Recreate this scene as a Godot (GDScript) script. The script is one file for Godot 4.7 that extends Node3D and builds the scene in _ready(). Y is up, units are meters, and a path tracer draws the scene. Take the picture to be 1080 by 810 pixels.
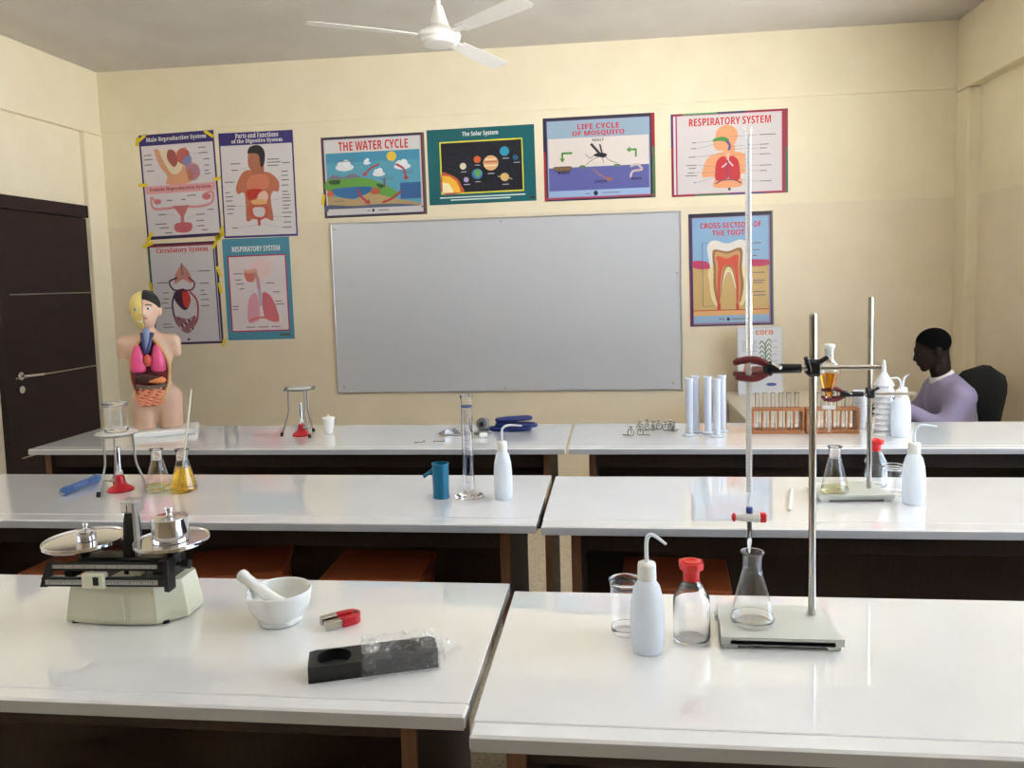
extends Node3D
# A school science laboratory: three rows of white benches with apparatus, posters and a whiteboard on the far wall.

const TOP := 0.88        # bench top height
const WALL := -5.448     # face of the far wall
var M := {}
var used := {}
var rng := RandomNumberGenerator.new()

# ------------------------------------------------------------------ mesh building
class MB:
	var v := PackedVector3Array()
	var n := PackedVector3Array()
	var ix := PackedInt32Array()

	func put(pts: PackedVector3Array, tris: PackedInt32Array, smooth := true) -> void:
		var c := Vector3.ZERO
		for p in pts: c += p
		c /= maxf(pts.size(), 1)
		var vol := 0.0
		for t in range(0, tris.size(), 3):
			vol += (pts[tris[t]] - c).dot((pts[tris[t + 1]] - c).cross(pts[tris[t + 2]] - c))
		var flip := vol < 0.0
		var base := v.size()
		if smooth:
			var nn := PackedVector3Array()
			nn.resize(pts.size())
			for t in range(0, tris.size(), 3):
				var a := tris[t]
				var b := tris[t + 2] if flip else tris[t + 1]
				var d := tris[t + 1] if flip else tris[t + 2]
				var f := (pts[b] - pts[a]).cross(pts[d] - pts[a])
				nn[a] += f; nn[b] += f; nn[d] += f
				ix.append_array([base + a, base + d, base + b])
			for i in nn.size(): nn[i] = nn[i].normalized()
			v.append_array(pts)
			n.append_array(nn)
		else:
			for t in range(0, tris.size(), 3):
				var a := pts[tris[t]]
				var b := pts[tris[t + 2]] if flip else pts[tris[t + 1]]
				var d := pts[tris[t + 1]] if flip else pts[tris[t + 2]]
				var f := (b - a).cross(d - a).normalized()
				var k := v.size()
				v.append_array([a, d, b])
				n.append_array([f, f, f])
				ix.append_array([k, k + 1, k + 2])

	func box(c: Vector3, s: Vector3, bev := 0.0, xf := Transform3D()) -> MB:
		var h := s * 0.5
		var e := minf(bev, minf(h.x, minf(h.y, h.z)) * 0.9)
		var pts := PackedVector3Array()
		if e <= 0.0:
			for i in 8:
				pts.append(xf * (c + Vector3(h.x if i & 1 else -h.x, h.y if i & 2 else -h.y, h.z if i & 4 else -h.z)))
			put(pts, PackedInt32Array([0, 2, 1, 1, 2, 3, 4, 5, 6, 5, 7, 6, 0, 1, 4, 1, 5, 4, 2, 6, 3, 3, 6, 7, 0, 4, 2, 2, 4, 6, 1, 3, 5, 3, 7, 5]), false)
			return self
		for i in 8:
			var g := Vector3(1 if i & 1 else -1, 1 if i & 2 else -1, 1 if i & 4 else -1)
			for a in 3:
				var q := h - Vector3(e, e, e)
				q[a] = h[a]
				pts.append(xf * (c + q * g))
		var tr := PackedInt32Array()
		var ctr := xf * c
		var add := func(l: Array) -> void:
			for k in range(1, l.size() - 1):
				var a: Vector3 = pts[l[0]]
				var b: Vector3 = pts[l[k]]
				var d: Vector3 = pts[l[k + 1]]
				if (b - a).cross(d - a).dot((a + b + d) / 3.0 - ctr) > 0.0: tr.append_array([l[0], l[k], l[k + 1]])
				else: tr.append_array([l[0], l[k + 1], l[k]])
		for a in 3:
			var b := 1 << ((a + 1) % 3)
			var d := 1 << ((a + 2) % 3)
			for s2 in 2:
				var o := (1 << a) * s2
				add.call([o * 3 + a, (o | b) * 3 + a, (o | b | d) * 3 + a, (o | d) * 3 + a])
			for i in 8:
				if i & (1 << a): continue
				var j := i | (1 << a)
				var p1 := (a + 1) % 3
				var p2 := (a + 2) % 3
				add.call([i * 3 + p1, j * 3 + p1, j * 3 + p2, i * 3 + p2])
		for i in 8: add.call([i * 3, i * 3 + 1, i * 3 + 2])
		put(pts, tr, false)
		return self

	# prof: Array of Vector2(radius, height); a repeated point makes a sharp edge
	func lathe(prof: Array, segs := 28, xf := Transform3D()) -> MB:
		var pts := PackedVector3Array()
		var tr := PackedInt32Array()
		var prev := PackedInt32Array()
		for i in prof.size():
			var q: Vector2 = prof[i]
			var ring := PackedInt32Array()
			if q.x < 1e-6:
				ring.append(pts.size())
				pts.append(xf * Vector3(0, q.y, 0))
			else:
				for s in segs:
					var a := TAU * s / segs
					ring.append(pts.size())
					pts.append(xf * Vector3(cos(a) * q.x, q.y, sin(a) * q.x))
			if i > 0 and not q.is_equal_approx(prof[i - 1]):
				for s in segs:
					var t := (s + 1) % segs
					if prev.size() == 1 and ring.size() == 1: continue
					if prev.size() == 1: tr.append_array([prev[0], ring[s], ring[t]])
					elif ring.size() == 1: tr.append_array([prev[s], ring[0], prev[t]])
					else: tr.append_array([prev[s], ring[s], ring[t], prev[s], ring[t], prev[t]])
			prev = ring
		put(pts, tr, true)
		return self

	func tube(path: Array, r, segs := 10, closed := false) -> MB:
		var pts := PackedVector3Array()
		var tr := PackedInt32Array()
		var m := path.size()
		var up := Vector3.ZERO
		for i in m:
			var a: Vector3 = path[(i - 1 + m) % m] if closed or i > 0 else path[0]
			var b: Vector3 = path[(i + 1) % m] if closed or i < m - 1 else path[m - 1]
			var d := (b - a).normalized()
			if up == Vector3.ZERO: up = d.cross(Vector3(0.31, 0.2, 0.93)).normalized()
			up = (up - d * up.dot(d)).normalized()
			var w := d.cross(up)
			var rr: float = r[i] if r is Array else r
			for s in segs:
				var g := TAU * s / segs
				pts.append(path[i] + (up * cos(g) + w * sin(g)) * rr)
		for i in (m if closed else m - 1):
			var j := (i + 1) % m
			for s in segs:
				var t := (s + 1) % segs
				tr.append_array([i * segs + s, j * segs + s, j * segs + t, i * segs + s, j * segs + t, i * segs + t])
		if not closed:
			for e in 2:
				var o := 0 if e == 0 else (m - 1) * segs
				var k := pts.size()
				for s in segs: pts.append(pts[o + s])
				for s in range(1, segs - 1):
					if e == 0: tr.append_array([k, k + s, k + s + 1])
					else: tr.append_array([k, k + s + 1, k + s])
		put(pts, tr, true)
		return self

	# poly in x,y; extruded along z from z0 to z1
	func prism(poly: PackedVector2Array, z0: float, z1: float, xf := Transform3D(), top_scale := 1.0) -> MB:
		var pts := PackedVector3Array()
		var tr := PackedInt32Array()
		var m := poly.size()
		for q in poly: pts.append(xf * Vector3(q.x, q.y, z0))
		for q in poly: pts.append(xf * Vector3(q.x * top_scale, q.y * top_scale, z1))
		var f := Geometry2D.triangulate_polygon(poly)
		var sign_ := 0.0
		for i in m: sign_ += poly[i].cross(poly[(i + 1) % m])
		for t in range(0, f.size(), 3):
			var ar := (poly[f[t + 1]] - poly[f[t]]).cross(poly[f[t + 2]] - poly[f[t]])
			var b := f[t + 1] if ar > 0.0 else f[t + 2]
			var d := f[t + 2] if ar > 0.0 else f[t + 1]
			tr.append_array([f[t], d, b, m + f[t], m + b, m + d])
		for i in m:
			var j := (i + 1) % m
			if sign_ > 0.0: tr.append_array([i, j, m + j, i, m + j, m + i])
			else: tr.append_array([j, i, m + j, m + j, i, m + i])
		put(pts, tr, false)
		return self

	func ellipsoid(c: Vector3, r: Vector3, segs := 18, rows := 10, basis := Basis()) -> MB:
		var prof := []
		for i in rows + 1:
			var a := PI * i / rows - PI / 2
			prof.append(Vector2(maxf(cos(a), 0.0) if i > 0 and i < rows else 0.0, sin(a)))
		return lathe(prof, segs, Transform3D(basis * Basis.from_scale(r), c))

	func loft(rings: Array, smooth := true) -> MB:
		var pts := PackedVector3Array()
		var tr := PackedInt32Array()
		var m: int = rings[0].size()
		for r in rings: pts.append_array(r)
		for i in rings.size() - 1:
			for s in m:
				var t := (s + 1) % m
				tr.append_array([i * m + s, (i + 1) * m + s, (i + 1) * m + t, i * m + s, (i + 1) * m + t, i * m + t])
		for e in 2:
			var o := 0 if e == 0 else (rings.size() - 1) * m
			var k := pts.size()
			var c := Vector3.ZERO
			for s in m:
				c += pts[o + s] / m
				pts.append(pts[o + s])
			pts.append(c)
			for s in m:
				var t := (s + 1) % m
				if e == 0: tr.append_array([k + m, k + s, k + t])
				else: tr.append_array([k + m, k + t, k + s])
		put(pts, tr, smooth)
		return self

	func mesh() -> ArrayMesh:
		var a := []
		a.resize(Mesh.ARRAY_MAX)
		a[Mesh.ARRAY_VERTEX] = v
		a[Mesh.ARRAY_NORMAL] = n
		a[Mesh.ARRAY_INDEX] = ix
		var am := ArrayMesh.new()
		am.add_surface_from_arrays(Mesh.PRIMITIVE_TRIANGLES, a)
		return am

# signed distance field of tapered capsules and ellipsoids, meshed as surface nets
class Field:
	var caps := []
	var ells := []
	var cuts := []
	var planes := []
	var k := 0.03
	var grow := 0.0

	func cap(a: Vector3, b: Vector3, ra: float, rb: float) -> Field:
		caps.append([a, b, ra, rb]); return self

	func ell(c: Vector3, r: Vector3) -> Field:
		ells.append([c, r]); return self

	func _e(p: Vector3, e: Array) -> float:
		var q: Vector3 = (p - e[0]) / e[1]
		var l := q.length()
		var g: float = (q / e[1]).length()
		return l * (l - 1.0) / g if g > 1e-6 else -0.05

	func d(p: Vector3) -> float:
		var m := 1.0
		for c in caps:
			var pa: Vector3 = p - c[0]
			var ba: Vector3 = c[1] - c[0]
			var h := clampf(pa.dot(ba) / ba.length_squared(), 0.0, 1.0)
			var q := (pa - ba * h).length() - lerpf(c[2], c[3], h)
			var t := maxf(k - absf(m - q), 0.0) / k
			m = minf(m, q) - t * t * k * 0.25
		for e in ells:
			var q := _e(p, e)
			var t := maxf(k - absf(m - q), 0.0) / k
			m = minf(m, q) - t * t * k * 0.25
		m -= grow
		for e in cuts:
			var q := Vector2((p.x - e[0].x) / e[1].x, (p.y - e[0].y) / e[1].y)
			m = maxf(m, -maxf((q.length() - 1.0) * e[1].x, e[0].z - p.z))
		for pl in planes: m = maxf(m, p.dot(pl[0]) - pl[1])
		return m

	func into(mb: MB, lo: Vector3, hi: Vector3, cell: float) -> MB:
		var nx := int(ceil((hi.x - lo.x) / cell)) + 1
		var ny := int(ceil((hi.y - lo.y) / cell)) + 1
		var nz := int(ceil((hi.z - lo.z) / cell)) + 1
		var g := PackedFloat32Array()
		g.resize(nx * ny * nz)
		for z in nz:
			for y in ny:
				var o := (z * ny + y) * nx
				var x := 0
				while x < nx:
					var q := d(lo + Vector3(x, y, z) * cell)
					g[o + x] = q
					var skip := int(absf(q) / cell * 0.6) if absf(q) > cell * 4.0 else 0
					for s in skip:
						x += 1
						if x < nx: g[o + x] = q
					x += 1
		var id := PackedInt32Array()
		id.resize(nx * ny * nz)
		id.fill(-1)
		var pts := PackedVector3Array()
		var ed := [[0, 1], [2, 3], [4, 5], [6, 7], [0, 2], [1, 3], [4, 6], [5, 7], [0, 4], [1, 5], [2, 6], [3, 7]]
		var off := [0, 1, nx, nx + 1, nx * ny, nx * ny + 1, nx * ny + nx, nx * ny + nx + 1]
		for z in nz - 1:
			for y in ny - 1:
				for x in nx - 1:
					var o := (z * ny + y) * nx + x
					var s0 := g[o] < 0.0
					if s0 == (g[o + 1] < 0.0) and s0 == (g[o + off[2]] < 0.0) and s0 == (g[o + off[3]] < 0.0) and s0 == (g[o + off[4]] < 0.0) and s0 == (g[o + off[5]] < 0.0) and s0 == (g[o + off[6]] < 0.0) and s0 == (g[o + off[7]] < 0.0): continue
					var acc := Vector3.ZERO
					var cnt := 0
					for e in ed:
						var a := g[o + off[e[0]]]
						var b := g[o + off[e[1]]]
						if (a < 0.0) == (b < 0.0): continue
						var t := a / (a - b)
						var pa := Vector3(e[0] & 1, (e[0] >> 1) & 1, e[0] >> 2)
						var pb := Vector3(e[1] & 1, (e[1] >> 1) & 1, e[1] >> 2)
						acc += pa.lerp(pb, t)
						cnt += 1
					id[o] = pts.size()
					pts.append(lo + (Vector3(x, y, z) + acc / cnt) * cell)
		var tr := PackedInt32Array()
		var step := [1, nx, nx * ny]
		for z in range(1, nz - 1):
			for y in range(1, ny - 1):
				for x in range(1, nx - 1):
					var o := (z * ny + y) * nx + x
					var s0 := g[o] < 0.0
					for a in 3:
						if s0 == (g[o + step[a]] < 0.0): continue
						var u: int = step[(a + 1) % 3]
						var w: int = step[(a + 2) % 3]
						var q := [id[o], id[o - u], id[o - u - w], id[o - w]]
						if q.min() < 0: continue
						if s0: tr.append_array([q[0], q[1], q[2], q[0], q[2], q[3]])
						else: tr.append_array([q[0], q[2], q[1], q[0], q[3], q[2]])
		if pts.size(): mb.put(pts, tr, true)
		return mb

# flat print for posters: filled shapes on an Image, coordinates 0..1
class Print:
	var im: Image
	var W: int
	var H: int

	func _init(w: int, h: int, bg: Color) -> void:
		W = w; H = h
		im = Image.create(w, h, false, Image.FORMAT_RGB8)
		im.fill(bg)

	func rect(x: float, y: float, w: float, h: float, c: Color) -> Print:
		im.fill_rect(Rect2i(roundi(x * W), roundi(y * H), maxi(1, roundi(w * W)), maxi(1, roundi(h * H))), c); return self

	func frame(x: float, y: float, w: float, h: float, t: float, c: Color) -> Print:
		rect(x, y, w, t * W / H, c); rect(x, y + h - t * W / H, w, t * W / H, c)
		rect(x, y, t, h, c); rect(x + w - t, y, t, h, c); return self

	func poly(p: PackedVector2Array, c: Color) -> Print:
		var lo := 1e9
		var hi := -1e9
		for q in p:
			lo = minf(lo, q.y * H); hi = maxf(hi, q.y * H)
		for y in range(maxi(0, int(lo)), mini(H, int(hi) + 1)):
			var xs := []
			var yy := y + 0.5
			for i in p.size():
				var a := p[i] * Vector2(W, H)
				var b := p[(i + 1) % p.size()] * Vector2(W, H)
				if (a.y <= yy) != (b.y <= yy): xs.append(a.x + (yy - a.y) / (b.y - a.y) * (b.x - a.x))
			xs.sort()
			for i in range(0, xs.size() - 1, 2):
				var x0 := clampi(roundi(xs[i]), 0, W)
				var x1 := clampi(roundi(xs[i + 1]), 0, W)
				if x1 > x0: im.fill_rect(Rect2i(x0, y, x1 - x0, 1), c)
		return self

	func ell(cx: float, cy: float, rx: float, ry: float, c: Color) -> Print:
		var p := PackedVector2Array()
		for i in 36: p.append(Vector2(cx + cos(TAU * i / 36) * rx, cy + sin(TAU * i / 36) * ry))
		return poly(p, c)

	func smooth(p: Array, closed := true) -> PackedVector2Array:
		var out := PackedVector2Array()
		var m := p.size()
		for i in (m if closed else m - 1):
			var a: Vector2 = p[(i - 1 + m) % m] if closed or i > 0 else p[0]
			var b: Vector2 = p[i]
			var c: Vector2 = p[(i + 1) % m]
			var d: Vector2 = p[(i + 2) % m] if closed or i + 2 < m else p[m - 1]
			for s in 6: out.append(b.cubic_interpolate(c, a, d, s / 6.0))
		if not closed: out.append(p[m - 1])
		return out

	func pts(a: Array) -> Array:
		var o := []
		for i in range(0, a.size(), 2): o.append(Vector2(a[i], a[i + 1]))
		return o

	func blob(a: Array, c: Color) -> Print:
		return poly(smooth(pts(a)), c)

	func stroke(a: Array, w: float, c: Color, curved := true) -> Print:
		var p := smooth(pts(a), false) if curved else PackedVector2Array(pts(a))
		var asp := float(W) / H
		for i in p.size() - 1:
			var d := (p[i + 1] - p[i]) * Vector2(1, 1.0 / asp)
			if d.length() < 1e-6: continue
			var o := Vector2(-d.y, d.x).normalized() * w * 0.5 * Vector2(1, asp)
			poly(PackedVector2Array([p[i] + o, p[i + 1] + o, p[i + 1] - o, p[i] - o]), c)
			if w * W > 3.0: ell(p[i + 1].x, p[i + 1].y, w * 0.5, w * 0.5 * asp, c)
		return self

	func arrow(a: Array, w: float, c: Color) -> Print:
		stroke(a, w, c)
		var m := a.size()
		var e := Vector2(a[m - 2], a[m - 1])
		var d := (e - Vector2(a[m - 4], a[m - 3])).normalized()
		var o := Vector2(-d.y, d.x)
		return poly(PackedVector2Array([e + o * w * 1.7, e - o * w * 1.7, e + d * w * 2.4]), c)

	# small unreadable captions with their pointer lines
	func notes(list: Array, c := Color(0.3, 0.3, 0.32)) -> Print:
		for l in list:
			rect(l[0], l[1], l[2], 0.009, c)
			if l.size() > 3: stroke([l[0] + (l[2] + 0.01 if l[3] > l[0] else -0.01), l[1] + 0.005, l[3], l[4]], 0.003, Color(0.55, 0.53, 0.52), false)
		return self

# ------------------------------------------------------------------ scene helpers
func mb() -> MB: return MB.new()

func numbered(nm: String) -> String:
	used[nm] = used.get(nm, -1) + 1
	return nm if used[nm] == 0 else "%s_%03d" % [nm, used[nm]]

func metas(o: Node3D, label: String, cat: String, group := "") -> void:
	o.set_meta("label", label)
	o.set_meta("category", cat)
	if group: o.set_meta("group", group)

func thing(nm: String, label: String, cat: String, at := Vector3.ZERO, turn := 0.0, group := "") -> Node3D:
	var o := Node3D.new()
	o.name = numbered(nm)
	add_child(o)
	o.position = at
	o.rotation_degrees.y = turn
	metas(o, label, cat, group)
	return o

func part(nm: String, m: MB, mat: Material, parent: Node3D, label := "") -> MeshInstance3D:
	var o := MeshInstance3D.new()
	o.name = nm
	o.mesh = m.mesh()
	o.material_override = mat
	parent.add_child(o, true)
	if label: o.set_meta("label", label)
	return o

func solo(nm: String, m: MB, mat: Material, label: String, cat: String, at := Vector3.ZERO, turn := 0.0, group := "") -> MeshInstance3D:
	var o := MeshInstance3D.new()
	o.name = numbered(nm)
	o.mesh = m.mesh()
	o.material_override = mat
	add_child(o)
	o.position = at
	o.rotation_degrees.y = turn
	metas(o, label, cat, group)
	return o

func struct(nm: String, m: MB, mat: Material) -> MeshInstance3D:
	var o := MeshInstance3D.new()
	o.name = nm
	o.mesh = m.mesh()
	o.material_override = mat
	add_child(o)
	o.set_meta("kind", "structure")
	return o

func dup(src: Node3D, nm: String, at: Vector3, turn: float, label: String) -> Node3D:
	var o: Node3D = src.duplicate()
	o.name = numbered(nm)
	add_child(o)
	o.position = at
	o.rotation_degrees.y = turn
	o.set_meta("label", label)
	return o

func P(a: Array) -> Array:
	var o := []
	for i in range(0, a.size(), 2): o.append(Vector2(a[i], a[i + 1]))
	return o

func bend(path: Array, per := 6) -> Array:
	var o := []
	var m := path.size()
	for i in m - 1:
		var a: Vector3 = path[maxi(i - 1, 0)]
		var d: Vector3 = path[mini(i + 2, m - 1)]
		for s in per: o.append(path[i].cubic_interpolate(path[i + 1], a, d, float(s) / per))
	o.append(path[m - 1])
	return o

func rgb(r: float, g: float, b: float) -> Color: return Color(r / 255.0, g / 255.0, b / 255.0)

func mat(nm: String, c: Color, rough := 0.5, metal := 0.0) -> StandardMaterial3D:
	var m := StandardMaterial3D.new()
	m.resource_name = nm
	m.albedo_color = c
	m.roughness = rough
	m.metallic = metal
	M[nm] = m
	return m

func noise_tex(freq: float, lo: Color, hi: Color, seed_ := 1, oct := 4, size := 512) -> NoiseTexture2D:
	var f := FastNoiseLite.new()
	f.seed = seed_
	f.frequency = freq
	f.fractal_octaves = oct
	var t := NoiseTexture2D.new()
	t.width = size; t.height = size
	t.seamless = true
	t.noise = f
	var g := Gradient.new()
	g.set_color(0, lo)
	g.set_color(1, hi)
	t.color_ramp = g
	return t

func tri(m: StandardMaterial3D, tex: Texture2D, scale_: float, bump := 0.0, bump_tex: Texture2D = null) -> StandardMaterial3D:
	m.uv1_triplanar = true
	m.uv1_world_triplanar = true
	m.uv1_scale = Vector3.ONE * scale_
	if tex: m.albedo_texture = tex
	if bump > 0.0:
		m.heightmap_enabled = true
		m.heightmap_scale = bump
		m.heightmap_texture = bump_tex
	return m

func glass(nm: String, c: Color, alpha: float) -> StandardMaterial3D:
	var m := mat(nm, Color(c.r, c.g, c.b, alpha), 0.03)
	m.transparency = BaseMaterial3D.TRANSPARENCY_ALPHA
	return m

func liquid(nm: String, c: Color) -> StandardMaterial3D:
	var m := mat(nm, Color(c.r, c.g, c.b, 0.04), 0.0)
	m.refraction_enabled = true
	m.refraction_scale = 0.033
	m.transparency = BaseMaterial3D.TRANSPARENCY_ALPHA
	return m

func milky(nm: String, c: Color, back: Color, rough := 0.35) -> StandardMaterial3D:
	var m := mat(nm, c, rough)
	m.backlight_enabled = true
	m.backlight = back
	return m

func materials() -> void:
	var g8 := noise_tex(0.012, Color(0.35, 0.35, 0.35), Color(0.65, 0.65, 0.65), 3)
	var fine := noise_tex(0.05, Color(0.3, 0.3, 0.3), Color(0.7, 0.7, 0.7), 5)
	tri(mat("wall_cream", Color.WHITE, 0.82), noise_tex(0.01, rgb(233, 220, 188), rgb(239, 227, 197), 7), 0.5, 0.05, fine)
	tri(mat("wall_beige", Color.WHITE, 0.78), noise_tex(0.01, rgb(228, 213, 185), rgb(234, 220, 193), 8), 0.5, 0.05, fine)
	tri(mat("ceiling_paint", Color.WHITE, 0.9), noise_tex(0.008, rgb(206, 199, 190), rgb(216, 210, 202), 9), 0.4)
	var tz := FastNoiseLite.new()
	tz.noise_type = FastNoiseLite.TYPE_CELLULAR
	tz.frequency = 0.09
	tz.seed = 11
	tz.cellular_return_type = FastNoiseLite.RETURN_CELL_VALUE
	var tt := NoiseTexture2D.new()
	tt.width = 512; tt.height = 512; tt.seamless = true; tt.noise = tz
	var gr := Gradient.new()
	gr.offsets = PackedFloat32Array([0.0, 0.25, 0.5, 0.8, 1.0])
	gr.colors = PackedColorArray([rgb(120, 105, 85), rgb(190, 175, 145), rgb(205, 190, 160), rgb(215, 202, 178), rgb(150, 125, 100)])
	tt.color_ramp = gr
	tri(mat("terrazzo", Color.WHITE, 0.35), tt, 2.2)
	var lam := mat("laminate", Color.WHITE, 0.035)
	tri(lam, noise_tex(0.006, rgb(226, 226, 225), rgb(233, 233, 233), 21, 3), 0.9)
	lam.metallic_specular = 0.7
	lam.clearcoat_enabled = true
	lam.clearcoat = 1.0
	lam.clearcoat_roughness = 0.02
	mat("laminate_shade", rgb(184, 185, 188), 0.35)  # white laminate greyed: shade of the bench fronts is in this colour
	var grain := noise_tex(0.02, rgb(36, 22, 16), rgb(52, 32, 22), 31)
	var w := tri(mat("dark_wood", Color.WHITE, 0.55), grain, 1.0)
	w.uv1_scale = Vector3(6, 0.8, 6)
	w = tri(mat("edge_wood", Color.WHITE, 0.5), noise_tex(0.02, rgb(96, 62, 40), rgb(118, 78, 52), 32), 1.0)
	w.uv1_scale = Vector3(6, 0.8, 6)
	w = tri(mat("stool_wood", Color.WHITE, 0.42), noise_tex(0.02, rgb(164, 82, 44), rgb(186, 98, 54), 33), 1.0)
	w.uv1_scale = Vector3(1.2, 5, 9)
	w = tri(mat("rack_wood", Color.WHITE, 0.5), noise_tex(0.02, rgb(160, 100, 58), rgb(180, 120, 72), 34), 1.0)
	w.uv1_scale = Vector3(5, 8, 8)
	w = tri(mat("door_wood", Color.WHITE, 0.5), noise_tex(0.015, rgb(46, 34, 33), rgb(53, 40, 38), 35), 1.0)
	w.metallic_specular = 0.3
	w.uv1_scale = Vector3(2, 2, 0.6)
	mat("steel", rgb(182, 178, 170), 0.2, 1.0)
	mat("chrome", rgb(225, 225, 228), 0.1, 1.0)
	mat("dull_steel", rgb(165, 162, 155), 0.42, 1.0)
	mat("aluminium", rgb(190, 190, 190), 0.4, 0.9)
	mat("black_plastic", rgb(22, 22, 24), 0.4)
	mat("black_metal", rgb(28, 27, 28), 0.35, 0.3)
	mat("rubber", rgb(20, 20, 20), 0.8)
	mat("white_gloss", rgb(240, 240, 236), 0.2)
	mat("porcelain", rgb(240, 240, 234), 0.18)
	mat("enamel", rgb(204, 206, 196), 0.38)
	mat("scale_cream", rgb(222, 221, 196), 0.42)
	mat("red_plastic", rgb(225, 42, 38), 0.32)
	mat("red_paint", rgb(190, 20, 36), 0.35)
	mat("clamp_red", rgb(112, 30, 34), 0.6)
	mat("blue_can", rgb(16, 106, 140), 0.32, 0.25)
	mat("navy_rubber", rgb(22, 38, 104), 0.45)
	mat("grey_plastic", rgb(120, 120, 122), 0.45)
	mat("fan_white", rgb(236, 231, 222), 0.35)
	mat("board_white", rgb(199, 200, 204), 0.16)
	mat("tape_yellow", rgb(236, 206, 30), 0.5)
	mat("ink_dark", rgb(34, 30, 40), 0.6)
	mat("ink_white", rgb(238, 236, 232), 0.6)
	mat("ink_red", rgb(206, 34, 40), 0.6)
	mat("ink_crimson", rgb(150, 40, 52), 0.6)
	mat("ink_blue", rgb(64, 84, 150), 0.6)
	mat("ink_pale", rgb(150, 156, 178), 0.6)
	mat("ink_orange", rgb(226, 130, 70), 0.6)
	var cg := mat("clear_glass", Color(1, 1, 1, 0.0), 0.0)
	cg.refraction_enabled = true
	cg.refraction_scale = 0.05
	cg.transparency = BaseMaterial3D.TRANSPARENCY_ALPHA
	glass("thin_glass", Color(1, 1, 1), 0.0).roughness = 0.0
	glass("pane_glass", Color(0.95, 0.98, 0.98), 0.02)
	glass("blue_clear", rgb(40, 120, 200), 0.55)
	var film := glass("film", Color(0.95, 0.96, 0.98), 0.05)
	film.roughness = 0.04
	film.metallic_specular = 0.7
	liquid("amber_liquid", rgb(252, 206, 70))
	liquid("brown_liquid", rgb(240, 160, 40))
	liquid("straw_liquid", rgb(246, 245, 200))
	milky("bottle_plastic", rgb(247, 249, 251), Color(0.84, 0.86, 0.88))
	milky("cap_plastic", rgb(247, 246, 238), Color(0.4, 0.4, 0.38))
	milky("cylinder_plastic", rgb(244, 246, 252), Color(0.84, 0.86, 0.9), 0.25)
	milky("pale_tube", rgb(228, 220, 198), Color(0.5, 0.48, 0.42), 0.25)
	milky("funnel_plastic", rgb(242, 243, 246), Color(0.5, 0.5, 0.52))
	milky("tube_plastic", rgb(240, 244, 246), Color(0.7, 0.72, 0.74), 0.3)
	mat("skin_model", rgb(212, 174, 148), 0.4)
	mat("bone_yellow", rgb(232, 208, 124), 0.45)
	mat("hair_black", rgb(18, 17, 18), 0.5)
	mat("lung_pink", rgb(232, 84, 136), 0.35)
	mat("cavity_red", rgb(120, 34, 38), 0.5)
	mat("rim_tan", rgb(214, 160, 92), 0.45)
	mat("vessel_blue", rgb(58, 62, 112), 0.4)
	mat("trachea_grey", rgb(124, 138, 172), 0.4)
	mat("heart_red", rgb(206, 84, 70), 0.4)
	mat("liver_brown", rgb(66, 34, 32), 0.35)
	mat("stomach_orange", rgb(228, 140, 84), 0.4)
	mat("colon_grey", rgb(112, 98, 82), 0.45)
	mat("bowel_peach", rgb(232, 148, 112), 0.4)
	mat("eye_white", rgb(235, 238, 240), 0.25)
	mat("eye_blue", rgb(40, 130, 160), 0.3)
	mat("lip_red", rgb(200, 92, 86), 0.4)
	mat("person_skin", rgb(38, 25, 20), 0.7).metallic_specular = 0.3
	mat("person_eye", rgb(96, 86, 80), 0.4)
	mat("person_hair", rgb(11, 10, 9), 0.95).metallic_specular = 0.15
	var sh := mat("shirt", rgb(138, 129, 156), 0.8)
	sh.rim_enabled = true
	sh.rim = 0.2
	mat("collar", rgb(214, 208, 204), 0.8)
	mat("trousers", rgb(38, 38, 46), 0.85)
	mat("shoe_black", rgb(18, 17, 17), 0.4)
	mat("chair_fabric", rgb(22, 24, 24), 0.85)
	mat("desk_top", rgb(205, 194, 176), 0.35)

# ------------------------------------------------------------------ build
func _ready() -> void:
	rng.seed = 20
	# camera: a phone lens with its axis a little above the middle of the picture
	var cam := Camera3D.new()
	cam.name = "camera"
	add_child(cam)
	var f := 830.851
	cam.projection = Camera3D.PROJECTION_FRUSTUM
	cam.near = 0.05
	cam.far = 60.0
	cam.size = 810.0 / f * cam.near
	cam.frustum_offset = Vector2((540.0 - 551.43) / f, (365.6 - 405.0) / f) * cam.near
	cam.position = Vector3(0, 1.52, 0)
	cam.rotation_degrees = Vector3(-4.7588, 6.6783, -1.5169)
	cam.current = true
	# daylight: an even bright sky and sunlit ground outside, coming in through the windows
	var env := Environment.new()
	env.background_mode = Environment.BG_SKY
	var sky := ProceduralSkyMaterial.new()
	sky.sky_top_color = rgb(176, 204, 240)
	sky.sky_horizon_color = rgb(216, 231, 252)
	sky.ground_horizon_color = rgb(196, 201, 206)
	sky.ground_bottom_color = rgb(188, 192, 196)
	sky.sky_energy_multiplier = 1.0
	sky.ground_energy_multiplier = 1.9
	env.sky = Sky.new()
	env.sky.sky_material = sky
	env.background_energy_multiplier = 6.0
	env.tonemap_mode = Environment.TONE_MAPPER_LINEAR
	env.tonemap_exposure = 1.8
	env.sdfgi_enabled = true
	env.ssao_enabled = true
	env.ssil_enabled = true
	var we := WorldEnvironment.new()
	we.name = "environment"
	we.environment = env
	add_child(we)
	materials()
	room()
	door()
	benches()
	stools()
	wall_things()
	fan()
	teacher_corner()
	row_one()
	row_two()
	row_three()

const WINS := [[-3.95, -2.4], [-2.1, -0.55]]
const ADDED_HIGH_WINS := [[-1.7, -0.6], [-0.2, 0.9]]   # unseen high windows, added in the left wall to even out the light

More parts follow.
